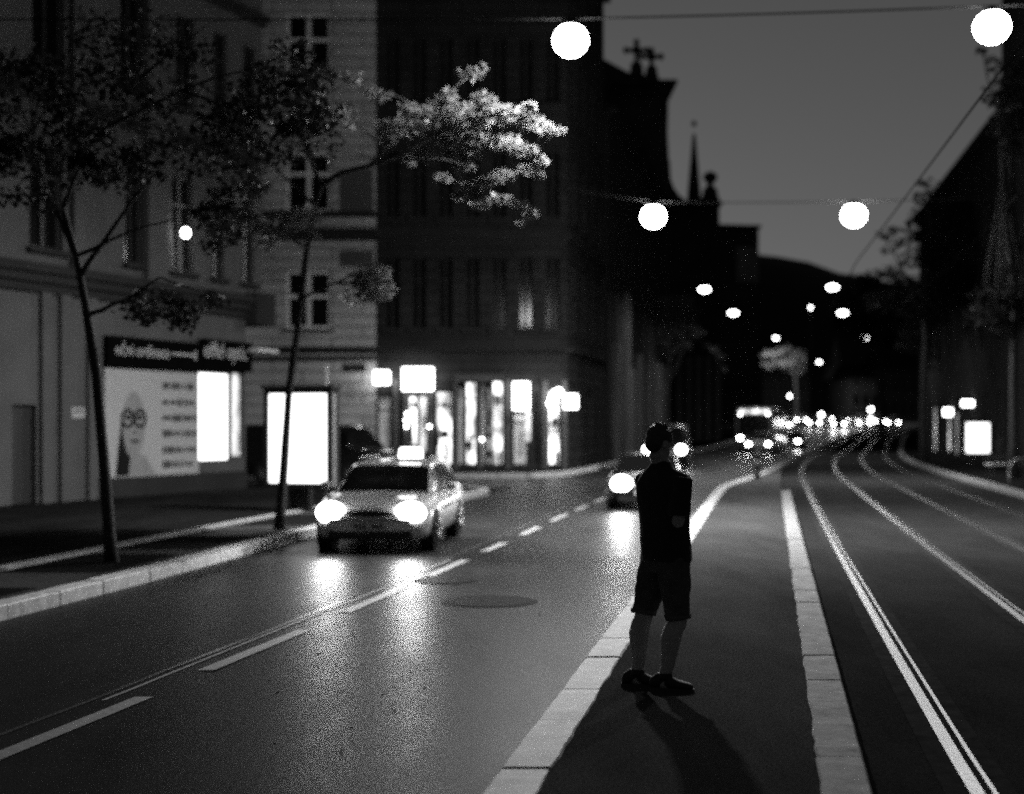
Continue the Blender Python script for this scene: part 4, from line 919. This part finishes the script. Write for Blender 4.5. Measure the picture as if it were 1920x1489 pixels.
def make_car(name, label, cat, T, paint, head='head', watts=26, group=None, taxi=False, lights=True, plate=True):
    t = thing(name, label, cat, (0, 0, 0), group=group)
    mb = MB(); ys = np.linspace(0, T['L'], 34); rings = []
    for y in ys:
        hw, zb, zt = ipol(T['body'], y); cr = .035
        half = [(0, zb), (.6*hw, zb), (.90*hw, zb+.03), (.985*hw, zb+.12), (hw, lerp(zb, zt, .45)), (hw*.995, lerp(zb, zt, .68)), (hw*.965, zt-.06), (hw*.90, zt-.012), (hw*.6, zt+cr*.7), (0, zt+cr)]
        rings.append([(x, y, z) for x, z in half] + [(-x, y, z) for x, z in half[-2:0:-1]])
    mb.loft(rings)
    tp = T['top']; rings = []
    def G(y): return ipol(tp, y)
    for y in np.linspace(tp[0][0], tp[-1][0], 26):
        wb, wr, zb, zr = G(y); half = [(0, zb-.1), (wb, zb-.1), (wb, zb), (wr, zr-.05), (wr*.85, zr-.012), (0, zr)]
        rings.append([(x, y, z) for x, z in half] + [(-x, y, z) for x, z in half[-2:0:-1]])
    mb.loft(rings); body = mb.build('body', paint, t)
    def topz(y, x):
        wb, wr, zb, zr = G(y); x = abs(x)
        return zr-.012*x/(wr*.85) if x < wr*.85 else lerp(zr-.012, zr-.05, min(1.4, (x-wr*.85)/(wr*.15)))
    y0, y1 = T['ws']; n = 8; v = []
    for j in range(7):
        y = lerp(y0, y1, j/6); wr = G(y)[1]*.97
        for i in range(n+1): x = lerp(-wr, wr, i/n); v.append((x, y-.014, topz(y, x)+.012))
    MB().add(v, [(j*(n+1)+i, j*(n+1)+i+1, (j+1)*(n+1)+i+1, (j+1)*(n+1)+i) for j in range(6) for i in range(n)], True).build('windscreen', 'glass', t)
    if 'side' in T:
        for s in (-1, 1):
            for a, b in T['side']:
                v = []
                for j in range(6):
                    y = lerp(a, b, j/5); wb, wr, zb, zr = G(y)
                    for q in (.10, .55, .92): z = lerp(zb, zr-.05, q); v.append((s*(lerp(wb, wr, q)+.007), y, z))
                MB().add(v, [(j*3+i, j*3+i+1, (j+1)*3+i+1, (j+1)*3+i) for j in range(5) for i in range(2)], True).build('side_window', 'glass', t)
                y = lerp(a, b, .75); hw = ipol(T['body'], y)[0]
                MB().box(W0, s*hw-.02, s*hw+.03, y-.08, y+.08, .80, .83).build('door_handle', paint, t)
            MB().ell((s*(T['body'][5][1]+.10), T['ws'][1]-.28, T['top'][2][3]+.10), (.10, .07, .075), 10, 6).tube([(s*(T['body'][5][1]-.08), T['ws'][1]-.22, T['top'][2][3]+.04), (s*(T['body'][5][1]+.06), T['ws'][1]-.24, T['top'][2][3]+.08)], .03, 6).build('wing_mirror', paint, t)
    r = T['wr']
    for s in (-1, 1):
        for y in T['wheels']:
            hw = ipol(T['body'], y)[0]
            MB().lathe((s*(hw-.10), y, r), [(r*1.16, -.11), (r*1.16, .106), (r*.6, .108)], 24, 'x', smooth=False).build('wheel_arch', 'rubber', t)
            xc = s*(hw-.09)
            ty = MB().lathe((xc, y, r), [(r*.66, -.115), (r*.9, -.115), (r, -.08), (r, .08), (r*.9, .115), (r*.66, .115)], 24, 'x').build('wheel', 'rubber', t)
            rm = MB()
            for k in range(7):
                a = 2*PI*k/7; rm.tube([(xc+s*.12, y+.05*math.cos(a), r+.05*math.sin(a)), (xc+s*.118, y+r*.64*math.cos(a), r+r*.64*math.sin(a))], .03, 5)
            rm.lathe((xc+s*.11, y, r), [(.07, -.03), (.07, .02)], 10, 'x'); rm.build('rim', 'silver', ty)
    hx, hy, hzz, a, b, c = T['hl']
    for s in (-1, 1): MB().ell((s*hx, hy, hzz), (a, b, c), 16, 8, Matrix.Rotation(s*rad(14), 3, 'Z')).build('headlight', head if lights else 'chrome', t)
    if lights:
        for s in (-1, 1):
            ld = bpy.data.lights.new('headlight_beam', 'AREA'); ld.shape = 'DISK'; ld.size = min(a, c)*1.2; ld.energy = watts; ld.spread = rad(150)
            lo = bpy.data.objects.new('headlight_beam', ld); COL.objects.link(lo); lo.parent = t; lo.location = (s*hx, hy-b-.02, hzz); lo.rotation_euler = (rad(-86), 0, 0)
    MB().ell((0, .03, hzz-.02), (hx*.62, .05, .062), 20, 8).build('grille', 'grille', t)
    MB().box(W0, -hx*1.0, hx*1.0, -.012, .1, hzz-.125, hzz-.095).build('bumper_strip', 'chrome' if taxi else 'black', t)
    MB().box(W0, -.62, .62, .0, .3, .235, .36).build('air_intake', 'grille', t)
    if plate:
        p = MB().box(W0, -.26, .26, -.035, -.01, hzz-.27, hzz-.155).build('number_plate', 'plate', t)
        lm = MB()
        for k in range(7):
            if k != 3: lm.box(W0, -.21+k*.063, -.21+k*.063+.035, -.039, -.03, hzz-.25, hzz-.18)
        lm.build('plate_characters', 'ink', p)
    if taxi:
        rs = MB(); rings = []
        for x_, q in ((.07, .5), (.085, .9), (.12, 1), (.40, 1), (.435, .9), (.45, .5)):
            rings.append([(x_, 2.30-.07*q, 1.475), (x_, 2.30-.07*q, 1.475+.13*q), (x_, 2.30-.04*q, 1.475+.19*q), (x_, 2.30+.04*q, 1.475+.19*q), (x_, 2.30+.07*q, 1.475+.13*q), (x_, 2.30+.07*q, 1.475)])
        q = rs.loft(rings).build('roof_sign', 'roofsign', t); MB().box(W0, .05, .47, 2.21, 2.39, 1.43, 1.476).build('sign_base', 'black', q)
        for s in (-1, 1):
            MB().tube([(s*.57, 2.2, 1.47), (s*.57, 2.35, 1.50), (s*.57, 3.9, 1.48), (s*.57, 4.05, 1.43)], .018, 6).build('roof_rail', 'chrome', t)
            wpr = MB().tube([(s*.15-.3, 1.22, .945), (s*.15+.22, 1.27, .985)], .01, 5).build('wiper', 'black', t)
        for s in (-1, 1): MB().tube([(s*.905, 1.3, .66), (s*.912, 2.4, .67), (s*.90, 3.9, .68)], .018, 6).build('side_moulding', 'black', t)
    return t
def place(t, x, y, slope, z=0.0): t.location = (x, y, z); t.rotation_euler = (0, 0, -math.atan(slope))
tx = make_car('taxi', 'white estate taxi with glaring headlights and a lit roof sign', 'taxi', WAGON, 'carw', taxi=True, watts=30)
place(tx, kx(692)*21.0, 21.0, .085); tx.scale = (1, 1, .92)
c1 = make_car('car', 'dark car with one glaring headlight beside the standing man', 'car', dict(SEDAN, hl=(.55,.10,.66,.25,.16,.22)), 'card', head='headhi', watts=45, group='cars driving towards the camera')
place(c1, kx(1163)*32+.55, 31.6, .12); c1.scale = (1, 1, .88)
vn = make_car('van', 'dark van behind the man with its roof edge gleaming past his head', 'van', dict(VAN, hl=(.72,.0,.83,.22,.12,.20)), 'card', head='headhi', watts=40, group='cars driving towards the camera')
place(vn, kx(1246)*62, 62, .16)
pk = make_car('parked_car', 'dark parked van between the lit panel and the taxi roof', 'van', VAN, 'card', lights=False, plate=False)
place(pk, -3.9, 45.3, -2.6)
# far cars: copies of one car with their lights on
fc = make_car('car', 'car just left of the bollard, lit like the one beside it', 'car', SEDAN, 'carg', head='headf', group='cars driving towards the camera')
place(fc, kx(1436)*92-.5, 92, .3)
spots = [(1480, 108, 'car following beside the bus with both headlights on'), (1452, 150, 'car half hidden behind the bus, its headlights showing past the bus side'), (1470, 168, 'car last in the line beside the bus'),
         (1503, 196, 'leftmost car of the far row of lights'), (1527, 178, 'second car from the left in the far row of lights'), (1552, 203, 'third car from the left in the far row, in the brightest glare'), (1573, 172, 'fourth car from the left in the far row, in the brightest glare'),
         (1598, 192, 'fifth car from the left in the far row of lights'), (1621, 176, 'sixth car from the left in the far row of lights'), (1639, 205, 'seventh car from the left in the far row of lights'), (1651, 186, 'eighth car from the left in the far row of lights'), (1675, 179, 'rightmost car of the far row of lights')]
for i, (px, z, lab) in enumerate(spots):
    c = copy_tree(fc); c['label'] = lab; c['group'] = 'cars driving towards the camera' if i < 3 else 'far row of waiting cars'
    place(c, kx(px)*z, z, .30 if i < 3 else (.1, .5, -.1, .28, .7, .2, .45, .0, .3)[i-3], gz(z))
    if i in (5, 6):
        for h_ in c.children:
            if h_.name.startswith('headlight_beam'): h_.data = h_.data.copy(); h_.data.energy = 120
            elif h_.name.startswith('headlight'): h_.data = h_.data.copy(); h_.data.materials[0] = M['headhi2']
for k, (px, py, z, lab) in enumerate(((1540, 778, 190, 'tall far lamp post with a bright globe over the far row of cars, farther left'), (1633, 768, 205, 'taller far lamp post with a bright globe over the far row of cars'), (1632, 787, 180, 'shortest far lamp post, its globe just above the cars'))):
    t = thing('lamp_post', lab, 'lamp post', (kx(px)*z, z, gz(z)), group='far lamp posts')
    MB().tube([(kx(px)*z, z, gz(z)), (kx(px)*z, z, hz(py, z))], .07, 6).build('post', 'black', t); MB().ell((kx(px)*z, z, hz(py, z)), (.28, .28, .28), 10, 6).build('globe', 'bulb', t)
# bus
ZB = 96.0
bs = thing('bus', 'dark bus with a lit roof strip behind the row of approaching cars', 'bus', (0, 0, 0))
mb = MB(); rings = []
for y, q in ((0, .93), (.08, .985), (.25, 1), (10.8, 1), (11, .96)):
    hw = 1.25*q; h0, h1 = .35, 3.1 - (1-q)*1.2
    rings.append([(-hw, y, h0), (-hw, y, 1.3), (-hw*.97, y, h1-.25), (-hw*.88, y, h1), (hw*.88, y, h1), (hw*.97, y, h1-.25), (hw, y, 1.3), (hw, y, h0)])
mb.loft(rings); mb.build('body', 'carg', bs)
MB().box(W0, -1.08, 1.08, -.03, .1, 1.15, 2.62).build('windscreen', 'glass', bs)
MB().box(W0, -1.0, 1.0, -.05, .1, 2.70, 2.92).build('destination_strip', 'strip', bs)
for s in (-1, 1):
    MB().ell((s*.95, 0, 1.02), (.13, .06, .11), 12, 6).build('headlight', 'headf', bs); MB().ell((s*.93, -.02, 2.62), (.07, .05, .07), 8, 6).build('marker_lamp', 'dot', bs)
    for k in range(6): MB().box(W0, *sorted((s*1.2, s*1.262)), 1.0+k*1.6, 2.4+k*1.6, 1.35, 2.5).build('side_window', 'glass', bs)
    for y in (2.4, 8.2): MB().lathe((s*1.13, y, .48), [(.48, -.14), (.48, .135), (.3, .14)], 20, 'x', smooth=False).build('wheel', 'rubber', bs)
MB().box(W0, -1.1, 1.1, -.03, .2, .36, .7).build('bumper', 'black', bs)
place(bs, kx(1414)*ZB, ZB, .28)

# ================================================================== the man on the island
def ring(c, a, b, ux, uy, n=20, k=2.3):
    """super-ellipse ring round c, half axes a along ux and b along uy"""
    out = []
    for i in range(n):
        t = 2*PI*i/n; ct, st = math.cos(t), math.sin(t)
        out.append(Vector(c) + Vector(ux)*a*math.copysign(abs(ct)**(2/k), ct) + Vector(uy)*b*math.copysign(abs(st)**(2/k), st))
    return out
def fuse(mb, voxel, it=6, fac=.5):
    return apply_mods(mb.mesh('fused'), [('REMESH', dict(mode='VOXEL', voxel_size=voxel)), ('SMOOTH', dict(iterations=it, factor=fac))])
def smooth_link(name, me, m, parent):
    me.polygons.foreach_set('use_smooth', [True]*len(me.polygons)); return link(name, me, m, parent)
BX, BY, BZ = kx(1240)*9.6, 9.6, .128
yw = rad(38); f = Vector((math.cos(yw), math.sin(yw), 0)); l = Vector((-math.sin(yw), math.cos(yw), 0)); up = Vector((0, 0, 1))
man = thing('person', 'man in dark shirt and knee-length shorts standing on the island, head bowed', 'person', (0, 0, 0))
def V(*a): return Vector(a)
pel = V(.028, .0, .90); ch = V(.012, .0, 1.27); nk = V(-.004, .0, 1.475)
hipR, kneR, ankR = V(.075, -.07, .86), V(.100, -.085, .47), V(.012, -.115, .085)
hipL, kneL, ankL = V(-.02, .09, .86), V(-.112, .06, .49), V(-.160, .035, .085)
shR, shL = V(.012, 0, 1.405) - l*.185, V(.012, 0, 1.405) + l*.185
elR, elL = V(.09, -.20, 1.13), V(.06, .26, 1.14)
hdR, hdL = V(.120, -.01, 1.30), V(.135, .14, 1.33)
hc = V(-.012, 0, 1.645); hf = (f*.93 - up*.30).normalized(); hu = (up*.95 + f*.30).normalized()      # head bowed forward
body = MB()
# torso
body.loft([ring(pel+V(0,0,-.06), .10, .15, f, l), ring(pel+V(0,0,.05), .105, .16, f, l), ring(lerp(pel, ch, .45), .10, .145, f, l), ring(ch+V(0,0,-.03), .115, .165, f, l), ring(ch+V(0,0,.09), .105, .175, f, l), ring(nk+V(0,0,-.045), .075, .12, f, l), ring(nk+V(0,0,-.01), .055, .06, f, l)])
# neck and head
body.tube([nk+V(0,0,-.05), nk+V(0,0,.03)+f*.005, hc-hu*.06-hf*.012], [.066, .060, .058], 14)
Rh = Matrix((hf, hf.cross(hu)*-1, hu)).transposed()
body.ell(hc+hu*.022-hf*.012, (.098, .077, .098), 22, 12, Rh)
body.ell(hc-hu*.045+hf*.022, (.070, .060, .075), 18, 10, Rh)
body.ell(hc-hu*.098+hf*.058, (.030, .032, .022), 12, 8, Rh)                      # chin
sd_ = hf.cross(hu)
body.loft([ring(hc+hu*.012+hf*.080, .010, .008, hu, sd_, 10), ring(hc-hu*.012+hf*.096, .012, .012, hu, sd_, 10), ring(hc-hu*.030+hf*.100, .012, .016, hu, sd_, 10), ring(hc-hu*.036+hf*.082, .010, .013, hu, sd_, 10)])   # nose
body.ell(hc+hu*.030+hf*.078, (.014, .056, .010), 12, 6, Rh)                      # brow
body.ell(hc-hu*.060+hf*.083, (.010, .024, .006), 10, 6, Rh); body.ell(hc-hu*.073+hf*.080, (.011, .021, .007), 10, 6, Rh)   # lips
for s in (-1, 1):
    body.ell(hc-hu*.012+sd_*s*.076-hf*.012, (.020, .009, .032), 12, 8, Rh)       # ears
    body.ell(hc+hu*.012+sd_*s*.031+hf*.076, (.010, .012, .009), 10, 6, Rh)       # eyes
# legs
for hip, kn, an in ((hipR, kneR, ankR), (hipL, kneL, ankL)):
    back = (an-hip).normalized().cross(V(0,1,0)).normalized() * -1
    cf = lerp(kn, an, .33) - V(.018, 0, 0)
    body.tube([hip+V(0,0,.02), lerp(hip, kn, .5), kn+V(0,0,.04), kn-V(0,0,.02), lerp(kn, an, .16)-V(.012,0,0), cf, lerp(kn, an, .55)-V(.010,0,0), lerp(kn, an, .8), an+V(0,0,.02), an-V(0,0,.03)], [.088, .084, .068, .063, .066, .070, .059, .045, .041, .043], 16)
    tdir = V(.975, -.22, 0)
    body.tube([an-V(.03,0,.035), an+tdir*.06-V(0,0,.045), an+tdir*.15-V(0,0,.055)], [.036, .034, .026], 10)
# arms, hands with five fingers closed loosely before the chest
for s, sh, el, hd in ((-1, shR, elR, hdR), (1, shL, elL, hdL)):
    body.tube([sh+V(0,0,.01), lerp(sh, el, .35), lerp(sh, el, .8), el, lerp(el, hd, .25), lerp(el, hd, .6), lerp(el, hd, .9)], [.060, .054, .044, .043, .043, .036, .028], 14)
    d = (hd-el).normalized(); pn = (d.cross(up)).normalized(); pu = pn.cross(d).normalized()
    w0 = lerp(el, hd, .88); inner = pn*(1 if s > 0 else -1)
    palm = w0 + d*.055
    body.loft([ring(w0, .020, .026, pn, pu, 12), ring(w0+d*.04, .016, .040, pn, pu, 12), ring(w0+d*.085, .014, .042, pn, pu, 12), ring(w0+d*.098, .010, .038, pn, pu, 12)])
    curl = inner * -1
    for k, (L_, off) in enumerate(((.070, .031), (.078, .011), (.073, -.010), (.058, -.030))):
        b0 = w0 + d*.09 + pu*off; p1 = b0 + d*L_*.45 + curl*.008; p2 = p1 + (d*.45+curl*.85).normalized()*L_*.36; p3 = p2 + (curl-d*.25).normalized()*L_*.28
        body.tube([b0-d*.02, p1, p2, p3], [.0095, .0092, .0085, .0072], 9)
    b0 = w0 + d*.03 + pu*.034; body.tube([b0, b0+d*.028+pu*.022+curl*.012, b0+d*.055+pu*.026+curl*.026], [.012, .0105, .0085], 9)
OFF = V(BX, BY, BZ)
def shift(mb): mb.v = [tuple(Vector(p)+OFF) for p in mb.v]; return mb
body_o = smooth_link('body', fuse(shift(body), .0062, 4, .45), 'skin', man)
# hair: short back and sides, fuller on top
hr = MB(); hr.ell(hc+hu*.045-hf*.016, (.103, .083, .085), 24, 14, Rh); hr.ell(hc+hu*.005-hf*.050, (.062, .074, .082), 20, 12, Rh)
R = random.Random(5)
for i in range(90):
    a = R.uniform(0, 6.28); q = R.uniform(.1, 1.0); p = hc + hu*(.05+.082*math.sqrt(max(0, 1-q*q)))-hf*.016 + hf*.095*q*math.cos(a)*(.95 if math.cos(a) > 0 else 1) + sd_*.077*q*math.sin(a)
    if (p-hc).dot(hf) > .065 and (p-hc).dot(hu) < .06: continue
    dr = (p-hc).normalized(); dr = (dr + hf*.5 + V(R.uniform(-.4,.4), R.uniform(-.4,.4), R.uniform(-.1,.3))).normalized(); hr.tube([p-dr*.012, p+dr*R.uniform(.008, .02)], [.011, .005], 6)
smooth_link('hair', fuse(shift(hr), .0055, 2, .4), 'hair', man)
# loose shirt: torso, short sleeves, hem over the shorts
st = MB()
hem = V(.036, 0, .855)
st.loft([ring(hem, .142, .190, f, l, 26), ring(lerp(hem, ch, .25), .138, .186, f, l, 26), ring(lerp(hem, ch, .55), .132, .190, f, l, 26), ring(ch+V(-.004,0,.0), .136, .205, f, l, 26), ring(ch+V(-.004,0,.10), .128, .212, f, l, 26), ring(ch+V(-.004,0,.145), .108, .190, f, l, 26), ring(nk+V(0,0,-.015), .084, .125, f, l, 26), ring(nk+V(0,0,.030)+f*.004, .070, .080, f, l, 26), ring(nk+V(0,0,.055)+f*.006, .064, .066, f, l, 26)])
for sh, el in ((shR, elR), (shL, elL)):
    st.tube([nk+V(0,0,-.02), lerp(nk, sh, .5)+V(0,0,-.018), sh-V(0,0,.02), lerp(sh, el, .15)], [.062, .062, .066, .06], 16)
    st.tube([sh+V(0,0,.012), lerp(sh, el, .3), lerp(sh, el, .62), lerp(sh, el, .86)], [.074, .073, .072, .074], 18)
me = fuse(shift(st), .0085, 5, .5)
for v in me.vertices:       # folds in the cloth
    q = v.co; nz_ = noise.noise(Vector((q.x*9, q.y*9, q.z*5)))*.007 + noise.noise(Vector((q.x*22+q.z*14, q.y*22, q.z*9)))*.0035
    v.co += v.normal*nz_
smooth_link('shirt', me, 'shirt', man)
sh_ = MB()
sh_.loft([ring(pel+V(0,0,.07), .122, .165, f, l, 24), ring(pel+V(.004,0,-.04), .135, .178, f, l, 24), ring(pel+V(.01,0,-.12), .12, .165, f, l, 24)])
for hip, kn, hx in ((hipR, kneR, .0), (hipL, kneL, .0)):
    sh_.tube([hip+V(0,0,.03), lerp(hip, kn, .35), lerp(hip, kn, .75), lerp(hip, kn, 1.0)+V(0,0,.0)], [.112, .106, .090, .086], 20)
me = fuse(shift(sh_), .0085, 4, .5)
for v in me.vertices:
    q = v.co; v.co += v.normal*(noise.noise(Vector((q.x*8, q.y*8, q.z*12)))*.009 + noise.noise(Vector((q.x*20, q.y*20, q.z*26)))*.004)
so = smooth_link('shorts', me, 'shorts', man)
for s, kn in ((0, kneR), (1, kneL)):
    hm = MB(); hm.tube([kn+OFF+V(0,0,.012), kn+OFF+V(0,0,.035)], [.089, .091], 22); smooth_link('hem', hm.mesh('hem'), 'inkg', so)
for an, yaw in ((ankR, -.30), (ankL, -.22)):
    t_ = V(math.cos(yaw), math.sin(yaw), 0); sd2 = V(-math.sin(yaw), math.cos(yaw), 0); c0 = an + V(0, 0, -.085)
    sm = MB()
    rings = []
    for a, wd, h in ((-.105, .018, .05), (-.095, .034, .075), (-.055, .041, .105), (-.005, .042, .112), (.04, .044, .088), (.09, .049, .066), (.14, .049, .055), (.175, .036, .045), (.19, .016, .034)):
        c = c0 + t_*a; rings.append([c+sd2*wd*math.cos(q)+up*(h*.5+.012+h*.5*math.sin(q)) for q in np.linspace(0, 2*PI, 16, endpoint=False)])
    sm.loft(rings)
    sm.tube([an+V(0,0,.0), an+V(0,0,.035)], [.052, .050], 16)
    so = smooth_link('shoe', fuse(shift(sm), .006, 4, .5), 'shoe', man)
    sl_ = MB(); o2 = [(-.108,.022),(-.09,.038),(-.04,.043),(.03,.044),(.09,.051),(.14,.052),(.18,.040),(.197,.018)]
    poly = [(a, wd) for a, wd in o2] + [(a, -wd) for a, wd in o2[::-1]]
    sl_.prism([(a, b) for a, b in poly], Fr(c0+OFF, t_, up, sd2), -.001, .022); sl_.build('sole', 'sole', so)

# ================================================================== night air
def haze(density, aniso):
    mb = MB(); mb.box(W0, -420, 420, -40, 420, -1.5, 60); o = mb.build('haze', None); struct(o, 'stuff')
    m = bpy.data.materials.new('night_air'); m.use_nodes = True; n = m.node_tree.nodes; n.clear()
    out = n.new('ShaderNodeOutputMaterial'); v = n.new('ShaderNodeVolumePrincipled')
    v.inputs['Density'].default_value = density; v.inputs['Anisotropy'].default_value = aniso; v.inputs['Color'].default_value = (.85, .85, .85, 1)
    m.node_tree.links.new(v.outputs[0], out.inputs['Volume']); o.data.materials.append(m)
#haze(0.0005, 0.8)
